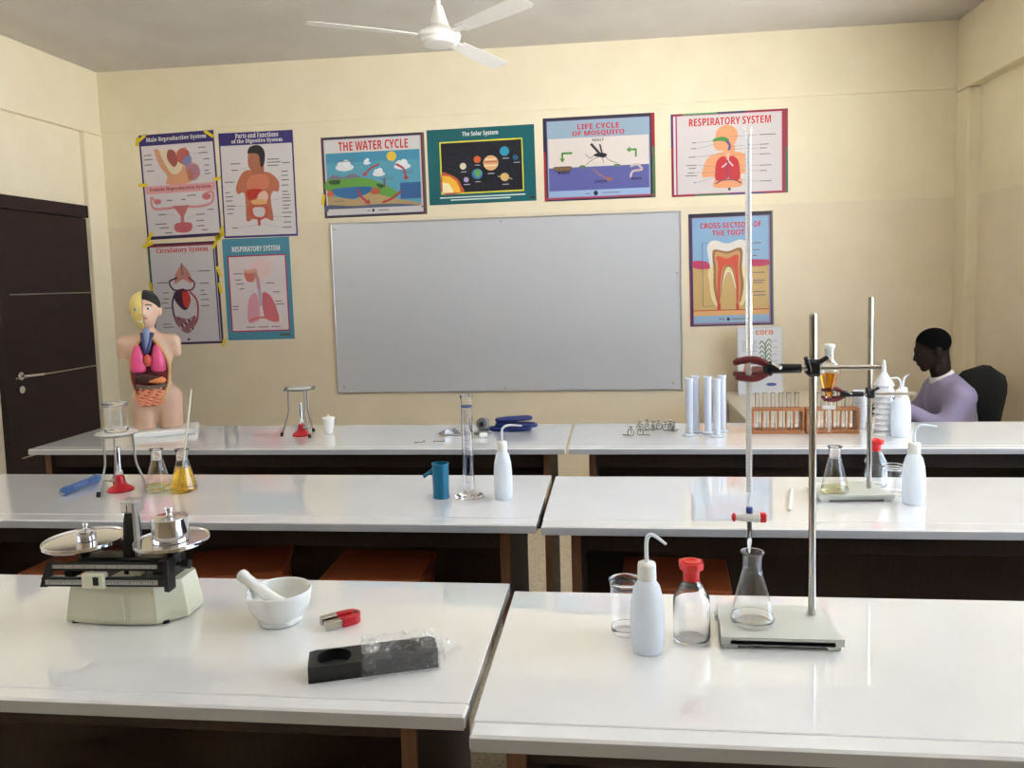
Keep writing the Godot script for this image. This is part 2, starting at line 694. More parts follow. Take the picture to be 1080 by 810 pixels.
func room() -> void:
	var zf := 5.4     # wall behind the camera
	var x0 := -3.676
	var x1 := 2.2
	var ch := 3.098
	struct("floor", mb().box(Vector3(-0.74, -0.06, 0.0), Vector3(6.5, 0.12, 11.4)), M.terrazzo)
	var ce := struct("ceiling", mb().box(Vector3(-0.74, ch + 0.08, 0.0), Vector3(6.5, 0.16, 11.4)), M.ceiling_paint)
	part("added_eave", mb().box(Vector3(3.0, 3.0, 0.0), Vector3(1.3, 0.12, 11.4)), M.ceiling_paint, ce)  # unseen overhang, added to hold back the steep sky light
	part("added_eave", mb().box(Vector3(-4.5, 3.0, 0.0), Vector3(1.2, 0.12, 11.4)), M.ceiling_paint, ce)  # the same added overhang outside the left wall, out of view
	var line := 1.987   # the lower coat of paint ends here
	var wb := struct("wall_back", mb().box(Vector3(-0.74, (line + 3.1) / 2, WALL - 0.1), Vector3(6.3, 3.1 - line, 0.2)), M.wall_cream)
	part("lower_wall", mb().box(Vector3(-0.74, line / 2, WALL - 0.1), Vector3(6.3, line, 0.2)), M.wall_beige, wb, "lower wall painted in a duller beige")
	part("wall_beam", mb().box(Vector3(-0.74, (2.672 + ch) / 2, WALL + 0.006), Vector3(5.876, ch - 2.672, 0.012)), M.wall_cream, wb)
	struct("wall_front", mb().box(Vector3(-0.74, 1.55, zf + 0.1), Vector3(6.3, 3.1, 0.2)), M.wall_cream)
	# left wall: recessed panel between the corner column and the ceiling beam
	var dl := 0.035
	var lu := mb()
	var hs := 1.99
	var hh := 2.6
	var xl := x0 - dl - 0.1
	var le := [-5.25]
	for w in ADDED_HIGH_WINS: le.append_array([w[0], w[1]])
	le.append(zf)
	for i in range(0, le.size(), 2):
		lu.box(Vector3(xl, (line + 3.1) / 2, (le[i] + le[i + 1]) / 2), Vector3(0.2, 3.1 - line, le[i + 1] - le[i]))
	for w in ADDED_HIGH_WINS:
		lu.box(Vector3(xl, (hh + 3.1) / 2, (w[0] + w[1]) / 2), Vector3(0.2, 3.1 - hh, w[1] - w[0]))
	var wl := struct("wall_left", lu, M.wall_cream)
	part("lower_wall", mb().box(Vector3(xl, line / 2, (zf - 5.25) / 2), Vector3(0.2, line, zf + 5.25)), M.wall_beige, wl)
	for i in ADDED_HIGH_WINS.size():
		var w: Array = ADDED_HIGH_WINS[i]
		var wd: float = w[1] - w[0]
		var zc: float = (w[0] + w[1]) / 2
		var fr := mb()
		for y in [hs + 0.02, hh - 0.02]: fr.box(Vector3(xl, y, zc), Vector3(0.04, 0.04, wd), 0.004)
		for z in [w[0] + 0.02, w[1] - 0.02]: fr.box(Vector3(xl, (hs + hh) / 2, z), Vector3(0.04, hh - hs - 0.08, 0.04), 0.004)
		var wo := struct("window_%d" % (WINS.size() + i + 1), fr, M.white_gloss)  # added window, out of view, lets in extra light from the left
		part("mullion", mb().box(Vector3(xl, (hs + hh) / 2, zc), Vector3(0.035, hh - hs - 0.08, 0.03), 0.003), M.white_gloss, wo)
		for k in 2:
			part("pane", mb().box(Vector3(xl, (hs + hh) / 2, zc + (k - 0.5) * wd / 2), Vector3(0.004, hh - hs - 0.06, wd / 2 - 0.04)), M.pane_glass, wo)
	part("corner_column", mb().box(Vector3(x0 - 0.1, 1.32, -5.35), Vector3(0.2, 2.65, 0.2), 0.004), M.wall_cream, wl)
	part("ceiling_beam", mb().box(Vector3(x0 - 0.1, (2.648 + ch) / 2, (zf - 5.45) / 2), Vector3(0.2, ch - 2.648, zf + 5.45), 0.004), M.wall_cream, wl)
	# right wall with window openings
	var dr := 0.07
	var sill := 1.02
	var head := 2.62
	var mu := mb()
	var ml := mb()
	var xc := x1 + dr + 0.1
	var edges := [-5.27]
	for w in WINS: edges.append_array([w[0], w[1]])
	edges.append(zf)
	for i in range(0, edges.size(), 2):
		var za: float = edges[i]
		var zb: float = edges[i + 1]
		mu.box(Vector3(xc, (line + 3.1) / 2, (za + zb) / 2), Vector3(0.2, 3.1 - line, zb - za))
		ml.box(Vector3(xc, line / 2, (za + zb) / 2), Vector3(0.2, line, zb - za))
	for w in WINS:
		var zc: float = (w[0] + w[1]) / 2
		mu.box(Vector3(xc, (head + 3.1) / 2, zc), Vector3(0.2, 3.1 - head, w[1] - w[0]))
		ml.box(Vector3(xc, sill / 2, zc), Vector3(0.2, sill, w[1] - w[0]))
	var wr := struct("wall_right", mu, M.wall_cream)
	part("lower_wall", ml, M.wall_beige, wr)
	part("corner_column", mb().box(Vector3(x1 + 0.1, 1.32, -5.36), Vector3(0.2, 2.65, 0.18), 0.004), M.wall_cream, wr)
	part("ceiling_beam", mb().box(Vector3(x1 + 0.1, (2.65 + ch) / 2, (zf - 5.45) / 2), Vector3(0.2, ch - 2.65, zf + 5.45), 0.004), M.wall_cream, wr)
	for i in WINS.size():
		var w: Array = WINS[i]
		var wd: float = w[1] - w[0]
		var xx := x1 + dr + 0.12
		var fr := mb()
		for y in [sill + 0.02, head - 0.02]: fr.box(Vector3(xx, y, (w[0] + w[1]) / 2), Vector3(0.04, 0.04, wd), 0.004)
		for z in [w[0] + 0.02, w[1] - 0.02]: fr.box(Vector3(xx, (sill + head) / 2, z), Vector3(0.04, head - sill - 0.08, 0.04), 0.004)
		var wo := struct("window_%d" % (i + 1), fr, M.white_gloss)
		for k in 2:
			part("mullion", mb().box(Vector3(xx, (sill + head) / 2, w[0] + wd * (k + 1) / 3.0), Vector3(0.035, head - sill - 0.08, 0.03), 0.003), M.white_gloss, wo)
		part("transom", mb().box(Vector3(xx, 2.0, (w[0] + w[1]) / 2), Vector3(0.03, 0.03, wd - 0.08), 0.003), M.white_gloss, wo)
		part("sill", mb().box(Vector3(x1 + dr + 0.07, sill - 0.005, (w[0] + w[1]) / 2), Vector3(0.2, 0.03, wd + 0.06), 0.005), M.wall_beige, wo)
		for k in 3:
			for r in 2:
				var ya: float = sill + 0.045 if r == 0 else 2.02
				var yb: float = 1.98 if r == 0 else head - 0.045
				var za2: float = w[0] + wd * k / 3.0 + 0.045
				var zb2: float = w[0] + wd * (k + 1) / 3.0 - 0.045
				part("pane", mb().box(Vector3(xx, (ya + yb) / 2, (za2 + zb2) / 2), Vector3(0.004, yb - ya + 0.04, zb2 - za2 + 0.05)), M.pane_glass, wo)

func door() -> void:
	var x := -3.711
	var d := struct("door_1", mb().box(Vector3(x + 0.012, 1.02, -4.83), Vector3(0.03, 2.04, 0.78), 0.003), M.door_wood)
	var fr := mb()
	fr.box(Vector3(x + 0.02, 2.086, -4.785), Vector3(0.05, 0.085, 0.88), 0.004)
	fr.box(Vector3(x + 0.02, 1.022, -4.39), Vector3(0.05, 2.044, 0.085), 0.004)
	part("door_frame", fr, M.door_wood, d)
	for y in [1.52, 1.0, 0.5]:
		part("inlay_strip", mb().box(Vector3(x + 0.0285, y, -4.83), Vector3(0.003, 0.009, 0.775)), M.steel, d, "thin brushed steel inlay strip")
	var xf := Transform3D(Basis(Vector3(0, 0, 1), -PI / 2), Vector3(x + 0.027, 1.012, -4.49))
	var h := part("handle_rose", mb().lathe(P([0, 0, 0.026, 0, 0.026, 0.006, 0.024, 0.008, 0, 0.008]), 20, xf), M.chrome, d)
	part("lever", mb().tube([Vector3(x + 0.03, 1.012, -4.49), Vector3(x + 0.07, 1.012, -4.49), Vector3(x + 0.075, 1.011, -4.51), Vector3(x + 0.075, 1.008, -4.63)], 0.009, 10), M.chrome, h)
	part("lock_rose", mb().lathe(P([0, 0, 0.024, 0, 0.024, 0.006, 0.022, 0.008, 0, 0.008]), 20, Transform3D(xf.basis, Vector3(x + 0.027, 0.926, -4.49))), M.chrome, d)

func bench(label: String, x0: float, x1: float, zfar: float, zseam: float, zedge: float, pl: float, pr: float) -> void:
	var o := thing("lab_bench", label, "bench", Vector3((x0 + x1) / 2, 0, (zfar + zedge) / 2), 0, "white topped laboratory benches")
	var c := o.position
	var th := 0.024
	var at := func(p: Vector3) -> Vector3: return p - c
	part("worktop", mb().box(at.call(Vector3((x0 + x1) / 2, TOP - th / 2, (zfar + zseam) / 2)), Vector3(x1 - x0, th, absf(zfar - zseam)), 0.0012), M.laminate, o)
	part("edge_strip", mb().box(at.call(Vector3((x0 + x1) / 2, TOP - th / 2, (zseam + zedge) / 2 + 0.0004)), Vector3(x1 - x0, th, absf(zseam - zedge) - 0.0008), 0.0035), M.laminate, o, "white laminate lipping along the front edge")
	part("shade_band", mb().box(at.call(Vector3((x0 + x1) / 2, TOP - th / 2 - 0.001, zedge + 0.0006)), Vector3(x1 - x0 - 0.004, th - 0.004, 0.0012), 0.0003), M.laminate_shade, o, "front edge face with its shade put into the grey")  # thin grey strip paints the shaded look of the front face
	for x in [pl, pr]:
		var e := part("end_panel", mb().box(at.call(Vector3(x, (TOP - th) / 2, (zfar + zedge) / 2 - 0.02)), Vector3(0.024, TOP - th, absf(zfar - zedge) - 0.09), 0.001), M.dark_wood, o)
		part("front_lipping", mb().box(at.call(Vector3(x, (TOP - th) / 2, zedge - 0.063)), Vector3(0.026, TOP - th, 0.006), 0.001), M.edge_wood, e, "lighter brown wooden lipping")
	part("modesty_panel", mb().box(at.call(Vector3((pl + pr) / 2, 0.638, zfar + 0.05)), Vector3(pr - pl - 0.024, 0.436, 0.018), 0.001), M.dark_wood, o)
	part("apron_rail", mb().box(at.call(Vector3((pl + pr) / 2, 0.82, zedge - 0.1)), Vector3(pr - pl - 0.024, 0.07, 0.02), 0.001), M.dark_wood, o)

func benches() -> void:
	bench("white bench carrying the two-pan balance and mortar", -2.43, -0.230, -1.612, -1.136, -1.10, -2.35, -0.334)
	bench("white bench carrying the burette on its tall retort stand", -0.215, 2.03, -1.572, -1.088, -1.049, -0.155, 1.95)
	bench("white bench carrying the blue overflow can and glass measuring cylinder", -2.43, -0.213, -2.543, -2.075, -2.015, -2.35, -0.307)
	bench("white bench carrying the separating funnel on its retort stand", -0.200, 2.03, -2.53, -2.065, -2.003, -0.112, 1.95)
	bench("white bench carrying the anatomical torso model", -2.42, -0.193, -3.468, -3.0, -2.957, -2.38, -0.272)
	bench("white bench carrying the wooden test tube racks", -0.183, 2.03, -3.472, -3.0, -2.957, -0.093, 1.95)

func stools() -> void:
	var o := thing("wooden_stool", "brown wooden stool under the overflow can bench, closest to its open end", "stool", Vector3(-0.715, 0, -2.25), 2.0, "brown wooden stools pushed under the benches")
	part("seat", mb().box(Vector3(0, 0.665, 0), Vector3(0.3, 0.03, 0.25), 0.004), M.stool_wood, o)
	for sx in [-1, 1]:
		for sz in [-1, 1]:
			part("leg", mb().tube([Vector3(sx * 0.135, 0, sz * 0.105), Vector3(sx * 0.125, 0.65, sz * 0.1)], 0.018, 4), M.stool_wood, o)
		part("stretcher", mb().box(Vector3(sx * 0.132, 0.2, 0), Vector3(0.018, 0.03, 0.19)), M.stool_wood, o)
	for sz in [-1, 1]:
		part("stretcher", mb().box(Vector3(0, 0.28, sz * 0.103), Vector3(0.24, 0.03, 0.018)), M.stool_wood, o)
	for s in [[-1.17, -2.26, 16.0, "brown wooden stool turned askew under the overflow can bench"], [-1.65, -2.24, -4.0, "brown wooden stool under the two conical flasks"], [0.16, -2.22, -4.0, "brown wooden stool under the separating funnel bench"], [-0.6, -1.42, 3.0, "brown wooden stool under the balance bench, close to its open end"], [-1.12, -1.395, -3.0, "brown wooden stool under the balance"]]:
		var d := dup(o, "wooden_stool", Vector3(s[0], 0, s[1]), s[2], s[3])
		if s[1] > -2.0: d.scale.y = 0.7   # the pair at the nearest bench is a little lower

func lettering(parent: Node3D, s: String, at: Vector2, size: Vector2, m: Material, serif := false, nm := "lettering") -> void:
	var t := TextMesh.new()
	var fnt := SystemFont.new()
	fnt.font_names = PackedStringArray(["Droid Serif" if serif else "Droid Sans"])
	fnt.font_weight = 700
	t.font = fnt
	t.text = s
	t.font_size = 64
	t.depth = 0.0006
	t.curve_step = 2.0
	var a := t.get_aabb()
	var o := MeshInstance3D.new()
	o.name = nm
	o.mesh = t
	o.material_override = m
	o.scale = Vector3(size.x / a.size.x, size.y / a.size.y, 1)
	o.position = Vector3(at.x - a.get_center().x * o.scale.x, at.y - a.get_center().y * o.scale.y, 0.0022)
	parent.add_child(o, true)

func sheet(nm: String, label: String, c: Vector2, s: Vector2, tilt: float, pr: Print, at := Vector3.INF) -> Node3D:
	var o := thing(nm, label, "poster", Vector3(c.x, c.y, WALL + 0.0015) if at == Vector3.INF else at)
	o.rotation_degrees.z = tilt
	var h := s / 2
	var b := BoxMesh.new()
	var st := SurfaceTool.new()
	b.size = Vector3(s.x, s.y, 0.002)
	st.create_from(b, 0)
	var ar := st.commit_to_arrays()
	var vs: PackedVector3Array = ar[Mesh.ARRAY_VERTEX]
	var uv := PackedVector2Array()
	for q in vs: uv.append(Vector2((q.x + h.x) / s.x, (h.y - q.y) / s.y))
	ar[Mesh.ARRAY_TEX_UV] = uv
	var am := ArrayMesh.new()
	am.add_surface_from_arrays(Mesh.PRIMITIVE_TRIANGLES, ar)
	var mi := MeshInstance3D.new()
	mi.name = "sheet"
	mi.mesh = am
	var m := StandardMaterial3D.new()
	m.resource_name = nm + "_print"
	m.albedo_texture = ImageTexture.create_from_image(pr.im)
	m.roughness = 0.38
	m.texture_repeat = false
	mi.material_override = m
	o.add_child(mi)
	return o

func tapes(o: Node3D, list: Array) -> void:
	for t in list:
		var xf := Transform3D(Basis(Vector3(0, 0, 1), deg_to_rad(t[2])), Vector3(t[0], t[1], 0.0018))
		part("tape", mb().box(Vector3.ZERO, Vector3(t[3], 0.022, 0.0008), 0.0, xf), M.tape_yellow, o, "strip of yellow tape")

func wall_things() -> void:
	# whiteboard
	var wbd := thing("whiteboard", "large blank whiteboard with a thin metal frame on the far wall", "whiteboard", Vector3(-0.765, 0.748, WALL))
	part("panel", mb().box(Vector3(0, 0.607, 0.008), Vector3(2.436, 1.21, 0.012)), M.board_white, wbd)
	var fr := mb()
	for y in [0.005, 1.209]: fr.box(Vector3(0, y, 0.009), Vector3(2.444, 0.011, 0.018), 0.002)
	for x in [-1.2165, 1.2165]: fr.box(Vector3(x, 0.607, 0.009), Vector3(0.011, 1.194, 0.018), 0.002)
	part("frame", fr, M.aluminium, wbd)
	for q in [[-1.19, 1.17], [0.0, 1.185], [1.19, 0.8], [-1.2, 0.6], [-1.17, 0.05], [0.0, 0.03], [1.16, 0.05]]:
		part("screw", mb().lathe(P([0, 0, 0.007, 0, 0.006, 0.004, 0, 0.005]), 10, Transform3D(Basis(Vector3(1, 0, 0), PI / 2), Vector3(q[0], q[1], 0.0135))), M.dull_steel, wbd)
	var ink := rgb(112, 106, 110)
	# male and female reproductive systems
	var p := Print.new(420, 560, rgb(214, 206, 210))
	p.frame(0, 0, 1, 1, 0.022, rgb(52, 40, 96)).rect(0, 0, 1, 0.105, rgb(52, 40, 108)).rect(0, 0.97, 1, 0.03, rgb(48, 38, 80))
	p.blob([0.2, 0.14, 0.25, 0.3, 0.34, 0.4, 0.33, 0.48, 0.62, 0.48, 0.7, 0.4, 0.72, 0.3, 0.6, 0.26, 0.62, 0.14, 0.4, 0.2], rgb(218, 158, 122))
	p.blob([0.26, 0.15, 0.32, 0.28, 0.4, 0.38, 0.5, 0.38, 0.56, 0.3, 0.5, 0.2, 0.36, 0.16], rgb(222, 206, 178))
	p.blob([0.38, 0.16, 0.36, 0.24, 0.44, 0.32, 0.5, 0.26, 0.46, 0.17], rgb(160, 74, 76)).blob([0.5, 0.18, 0.5, 0.27, 0.6, 0.3, 0.66, 0.2, 0.58, 0.15], rgb(188, 96, 92))
	p.blob([0.56, 0.26, 0.6, 0.32, 0.68, 0.28, 0.66, 0.22], rgb(120, 128, 178)).blob([0.6, 0.32, 0.62, 0.42, 0.7, 0.46, 0.78, 0.4, 0.74, 0.31], rgb(176, 122, 142)).blob([0.62, 0.36, 0.62, 0.45, 0.68, 0.45, 0.68, 0.37], rgb(182, 110, 92))
	p.rect(0.03, 0.49, 0.94, 0.075, rgb(222, 160, 166))
	p.stroke([0.16, 0.64, 0.1, 0.6, 0.12, 0.7, 0.3, 0.71, 0.44, 0.7], 0.03, rgb(212, 140, 146)).stroke([0.8, 0.6, 0.92, 0.58, 0.9, 0.68, 0.72, 0.71, 0.54, 0.7], 0.03, rgb(212, 140, 146))
	p.ell(0.18, 0.64, 0.05, 0.025, rgb(206, 112, 120)).ell(0.84, 0.62, 0.06, 0.03, rgb(206, 112, 120))
	p.poly(PackedVector2Array([Vector2(0.38, 0.69), Vector2(0.6, 0.69), Vector2(0.5, 0.82)]), rgb(204, 116, 118)).rect(0.47, 0.8, 0.05, 0.08, rgb(206, 128, 132)).blob([0.4, 0.86, 0.39, 0.93, 0.5, 0.95, 0.6, 0.93, 0.6, 0.86], rgb(200, 96, 104))
	p.notes([[0.05, 0.19, 0.1], [0.05, 0.23, 0.11, 0.3, 0.26], [0.05, 0.28, 0.1], [0.07, 0.34, 0.1], [0.78, 0.15, 0.1], [0.78, 0.2, 0.12, 0.64, 0.21], [0.84, 0.26, 0.08], [0.84, 0.32, 0.07], [0.84, 0.37, 0.06], [0.84, 0.4, 0.08], [0.3, 0.63, 0.08], [0.5, 0.63, 0.06], [0.58, 0.595, 0.12], [0.18, 0.76, 0.1, 0.4, 0.78], [0.12, 0.85, 0.16], [0.18, 0.89, 0.12], [0.24, 0.94, 0.1], [0.68, 0.78, 0.12, 0.54, 0.82], [0.68, 0.84, 0.1], [0.68, 0.89, 0.1], [0.74, 0.93, 0.08], [0.84, 0.74, 0.08]], ink)
	var o := sheet("anatomy_poster", "purple-bordered poster of male and female reproductive systems held by yellow tape", Vector2(-3.097, 2.272), Vector2(0.572, 0.75), 1.4, p)
	lettering(o, "Male Reproductive System", Vector2(0, 0.335), Vector2(0.46, 0.04), M.ink_white, true, "title")
	lettering(o, "Female Reproductive System", Vector2(0, -0.02), Vector2(0.47, 0.032), M.ink_crimson, true, "title")
	tapes(o, [[-0.26, 0.355, 35, 0.07], [0.25, 0.35, -35, 0.08], [-0.285, 0.02, 0, 0.07], [0.285, 0.03, 10, 0.06], [-0.27, -0.36, 60, 0.09], [0.28, -0.36, 70, 0.1], [0.27, -0.375, 20, 0.08], [-0.3, 0.33, 80, 0.06]])
	# digestive system
	p = Print.new(420, 560, rgb(216, 208, 210))
	p.frame(0, 0, 1, 1, 0.02, rgb(58, 44, 110)).rect(0, 0, 1, 0.12, rgb(56, 42, 116)).rect(0, 0.98, 1, 0.02, rgb(60, 46, 116))
	p.blob([0.36, 0.36, 0.26, 0.42, 0.2, 0.52, 0.22, 0.58, 0.3, 0.57, 0.32, 0.66, 0.32, 0.84, 0.42, 0.82, 0.5, 0.84, 0.58, 0.82, 0.68, 0.84, 0.66, 0.64, 0.7, 0.57, 0.77, 0.57, 0.78, 0.48, 0.7, 0.41, 0.6, 0.38], rgb(188, 106, 78))
	p.rect(0.44, 0.3, 0.15, 0.1, rgb(170, 98, 74)).blob([0.4, 0.18, 0.38, 0.3, 0.42, 0.36, 0.5, 0.36, 0.57, 0.28, 0.58, 0.18, 0.48, 0.15], rgb(172, 104, 80))
	p.blob([0.38, 0.2, 0.42, 0.14, 0.54, 0.13, 0.61, 0.19, 0.6, 0.3, 0.55, 0.33, 0.53, 0.22, 0.44, 0.2], rgb(40, 36, 38))
	p.blob([0.38, 0.43, 0.36, 0.54, 0.62, 0.54, 0.64, 0.43, 0.52, 0.4], rgb(206, 122, 92))
	p.blob([0.35, 0.55, 0.36, 0.64, 0.48, 0.62, 0.58, 0.57, 0.5, 0.54], rgb(190, 42, 34)).blob([0.5, 0.59, 0.58, 0.56, 0.63, 0.61, 0.58, 0.68, 0.48, 0.66], rgb(224, 186, 176))
	p.blob([0.4, 0.65, 0.44, 0.69, 0.6, 0.68, 0.56, 0.64], rgb(220, 172, 110)).blob([0.36, 0.7, 0.36, 0.8, 0.46, 0.83, 0.6, 0.81, 0.63, 0.72, 0.5, 0.69], rgb(196, 90, 70)).blob([0.42, 0.72, 0.43, 0.79, 0.52, 0.81, 0.57, 0.78, 0.56, 0.72], rgb(206, 196, 196)).rect(0.47, 0.82, 0.035, 0.07, rgb(190, 66, 56))
	p.notes([[0.14, 0.29, 0.13], [0.15, 0.35, 0.09, 0.42, 0.32], [0.05, 0.46, 0.13], [0.05, 0.56, 0.06], [0.05, 0.6, 0.1], [0.05, 0.64, 0.09], [0.06, 0.69, 0.12, 0.36, 0.7], [0.06, 0.72, 0.1], [0.06, 0.76, 0.08], [0.12, 0.9, 0.07, 0.46, 0.88], [0.64, 0.26, 0.16], [0.64, 0.29, 0.18], [0.64, 0.32, 0.15], [0.84, 0.3, 0.1], [0.82, 0.38, 0.09], [0.82, 0.42, 0.09], [0.82, 0.46, 0.1], [0.82, 0.51, 0.09], [0.82, 0.57, 0.08], [0.82, 0.6, 0.1], [0.82, 0.63, 0.1, 0.62, 0.66], [0.82, 0.66, 0.11], [0.82, 0.7, 0.1], [0.82, 0.73, 0.08], [0.8, 0.77, 0.14], [0.82, 0.81, 0.1, 0.6, 0.8], [0.82, 0.86, 0.1], [0.8, 0.91, 0.12, 0.5, 0.87]], ink)
	o = sheet("anatomy_poster", "purple-bordered poster of a man's torso showing the digestive system", Vector2(-2.508, 2.255), Vector2(0.552, 0.742), 0.1, p)
	lettering(o, "Parts and Functions", Vector2(0.01, 0.348), Vector2(0.32, 0.036), M.ink_white, true, "title")
	lettering(o, "of the Digestive System", Vector2(0.01, 0.306), Vector2(0.38, 0.036), M.ink_white, true, "title")
	# circulatory system
	p = Print.new(420, 560, rgb(206, 200, 204))
	p.frame(0, 0, 1, 1, 0.03, rgb(62, 40, 70)).rect(0, 0, 0.02, 0.4, rgb(60, 120, 80)).rect(0.03, 0.018, 0.94, 0.018, rgb(150, 44, 60)).rect(0.94, 0.03, 0.018, 0.94, rgb(70, 60, 110))
	p.blob([0.46, 0.22, 0.37, 0.32, 0.36, 0.4, 0.48, 0.36, 0.6, 0.4, 0.58, 0.3, 0.5, 0.22], rgb(196, 132, 122)).rect(0.465, 0.2, 0.02, 0.12, rgb(120, 100, 130))
	p.stroke([0.4, 0.34, 0.28, 0.38, 0.34, 0.46, 0.46, 0.46], 0.022, rgb(60, 34, 60)).stroke([0.56, 0.34, 0.64, 0.4, 0.6, 0.46, 0.48, 0.47], 0.022, rgb(120, 46, 70))
	p.blob([0.36, 0.48, 0.34, 0.56, 0.46, 0.66, 0.54, 0.62, 0.56, 0.52, 0.48, 0.45], rgb(70, 34, 56)).blob([0.46, 0.48, 0.46, 0.6, 0.52, 0.64, 0.57, 0.56, 0.54, 0.49], rgb(206, 62, 50))
	p.stroke([0.36, 0.48, 0.3, 0.6, 0.34, 0.78, 0.48, 0.88], 0.024, rgb(54, 34, 72)).stroke([0.56, 0.48, 0.66, 0.58, 0.64, 0.76, 0.5, 0.88], 0.024, rgb(170, 46, 58))
	p.blob([0.32, 0.72, 0.38, 0.84, 0.5, 0.89, 0.6, 0.82, 0.62, 0.72, 0.5, 0.75], rgb(150, 96, 106))
	for i in 16: p.ell(0.38 + 0.2 * fmod(i * 0.37, 1.0), 0.75 + 0.11 * fmod(i * 0.61, 1.0), 0.012, 0.01, rgb(210, 194, 200) if i % 2 else rgb(84, 44, 66))
	p.notes([[0.7, 0.28, 0.18, 0.58, 0.29], [0.72, 0.4, 0.13, 0.64, 0.4], [0.72, 0.47, 0.06], [0.72, 0.51, 0.09, 0.6, 0.52], [0.72, 0.56, 0.12], [0.72, 0.62, 0.12, 0.6, 0.6], [0.1, 0.38, 0.16, 0.3, 0.38], [0.18, 0.48, 0.08, 0.34, 0.48], [0.17, 0.54, 0.09], [0.14, 0.58, 0.1], [0.17, 0.63, 0.12], [0.14, 0.79, 0.12], [0.14, 0.82, 0.16]], ink)
	p.ell(0.5, 0.95, 0.016, 0.012, rgb(40, 40, 60))
	o = sheet("anatomy_poster", "grey-white circulatory system poster with a dark border, behind the torso model", Vector2(-3.107, 1.493), Vector2(0.535, 0.742), 0.8, p)
	lettering(o, "Circulatory System", Vector2(0.0, 0.315), Vector2(0.4, 0.046), M.ink_red, true, "title")
	tapes(o, [[-0.26, 0.365, 20, 0.09], [0.27, 0.15, 110, 0.08], [0.272, 0.03, 100, 0.08], [0.262, 0.36, 60, 0.1], [-0.265, 0.06, 95, 0.06], [0.27, -0.365, 75, 0.06]])
	# respiratory system, teal border
	p = Print.new(400, 580, rgb(70, 140, 166))
	p.rect(0.06, 0.165, 0.88, 0.755, rgb(166, 36, 88)).rect(0.08, 0.178, 0.84, 0.73, rgb(220, 206, 208))
	p.ell(0.55, 0.3, 0.17, 0.1, rgb(228, 198, 196)).blob([0.3, 0.34, 0.34, 0.42, 0.44, 0.42, 0.46, 0.33, 0.36, 0.31], rgb(206, 112, 100)).blob([0.3, 0.3, 0.34, 0.34, 0.5, 0.33, 0.46, 0.3, 0.36, 0.31], rgb(216, 160, 140))
	p.stroke([0.47, 0.34, 0.5, 0.42, 0.52, 0.56], 0.05, rgb(190, 140, 150)).stroke([0.52, 0.5, 0.52, 0.66], 0.04, rgb(170, 168, 190))
	p.blob([0.42, 0.54, 0.34, 0.62, 0.32, 0.82, 0.48, 0.8, 0.5, 0.66, 0.48, 0.56], rgb(214, 150, 168)).blob([0.56, 0.54, 0.55, 0.7, 0.6, 0.8, 0.78, 0.82, 0.74, 0.66, 0.66, 0.56], rgb(206, 106, 120)).stroke([0.34, 0.81, 0.54, 0.78, 0.76, 0.82], 0.03, rgb(214, 108, 106))
	p.notes([[0.14, 0.34, 0.14, 0.3, 0.34], [0.16, 0.4, 0.09], [0.17, 0.44, 0.12], [0.22, 0.49, 0.07], [0.62, 0.44, 0.12, 0.52, 0.42], [0.72, 0.53, 0.1], [0.74, 0.62, 0.1], [0.74, 0.65, 0.14], [0.1, 0.66, 0.09], [0.1, 0.69, 0.08], [0.28, 0.87, 0.14], [0.46, 0.87, 0.16], [0.66, 0.87, 0.14]], ink)
	p.rect(0.78, 0.945, 0.16, 0.02, rgb(70, 80, 60))
	o = sheet("anatomy_poster", "teal-bordered respiratory system poster with pink lungs", Vector2(-2.548, 1.513), Vector2(0.505, 0.732), 0.4, p)
	lettering(o, "RESPIRATORY SYSTEM", Vector2(0.0, 0.29), Vector2(0.36, 0.038), M.ink_white, false, "title")
	# water cycle
	p = Print.new(600, 456, rgb(214, 208, 206))
	p.frame(0, 0, 1, 1, 0.025, rgb(58, 44, 62)).rect(0, 0, 0.01, 1, rgb(120, 56, 72)).rect(0.965, 0.0, 0.02, 1, rgb(116, 48, 56)).rect(0.985, 0, 0.015, 1, rgb(84, 100, 84)).frame(0.03, 0.03, 0.93, 0.94, 0.007, rgb(190, 190, 198))
	p.rect(0.04, 0.2, 0.91, 0.68, rgb(86, 158, 182)).rect(0.04, 0.2, 0.91, 0.12, rgb(68, 146, 178)).rect(0.75, 0.6, 0.2, 0.2, rgb(50, 94, 146))
	p.ell(0.68, 0.27, 0.047, 0.06, rgb(232, 196, 64))
	for c2 in [[0.22, 0.38, 0.09], [0.44, 0.34, 0.035], [0.55, 0.48, 0.06], [0.78, 0.4, 0.08]]:
		p.ell(c2[0], c2[1], c2[2], c2[2] * 0.5, rgb(226, 226, 228)).ell(c2[0] - c2[2] * 0.35, c2[1] - 0.025, c2[2] * 0.45, c2[2] * 0.6, rgb(226, 226, 228)).ell(c2[0] + c2[2] * 0.2, c2[1] - 0.04, c2[2] * 0.45, c2[2] * 0.6, rgb(232, 232, 234))
	p.blob([0.04, 0.56, 0.1, 0.47, 0.2, 0.5, 0.3, 0.46, 0.38, 0.54, 0.2, 0.6], rgb(122, 112, 134)).blob([0.04, 0.53, 0.2, 0.52, 0.4, 0.52, 0.55, 0.58, 0.72, 0.72, 0.62, 0.78, 0.3, 0.68, 0.04, 0.66], rgb(98, 158, 64)).blob([0.06, 0.54, 0.16, 0.53, 0.16, 0.58, 0.08, 0.58], rgb(50, 84, 44)).blob([0.52, 0.6, 0.6, 0.62, 0.56, 0.66], rgb(46, 84, 42))
	p.blob([0.1, 0.64, 0.46, 0.63, 0.42, 0.72, 0.28, 0.77, 0.14, 0.73], rgb(46, 108, 162))
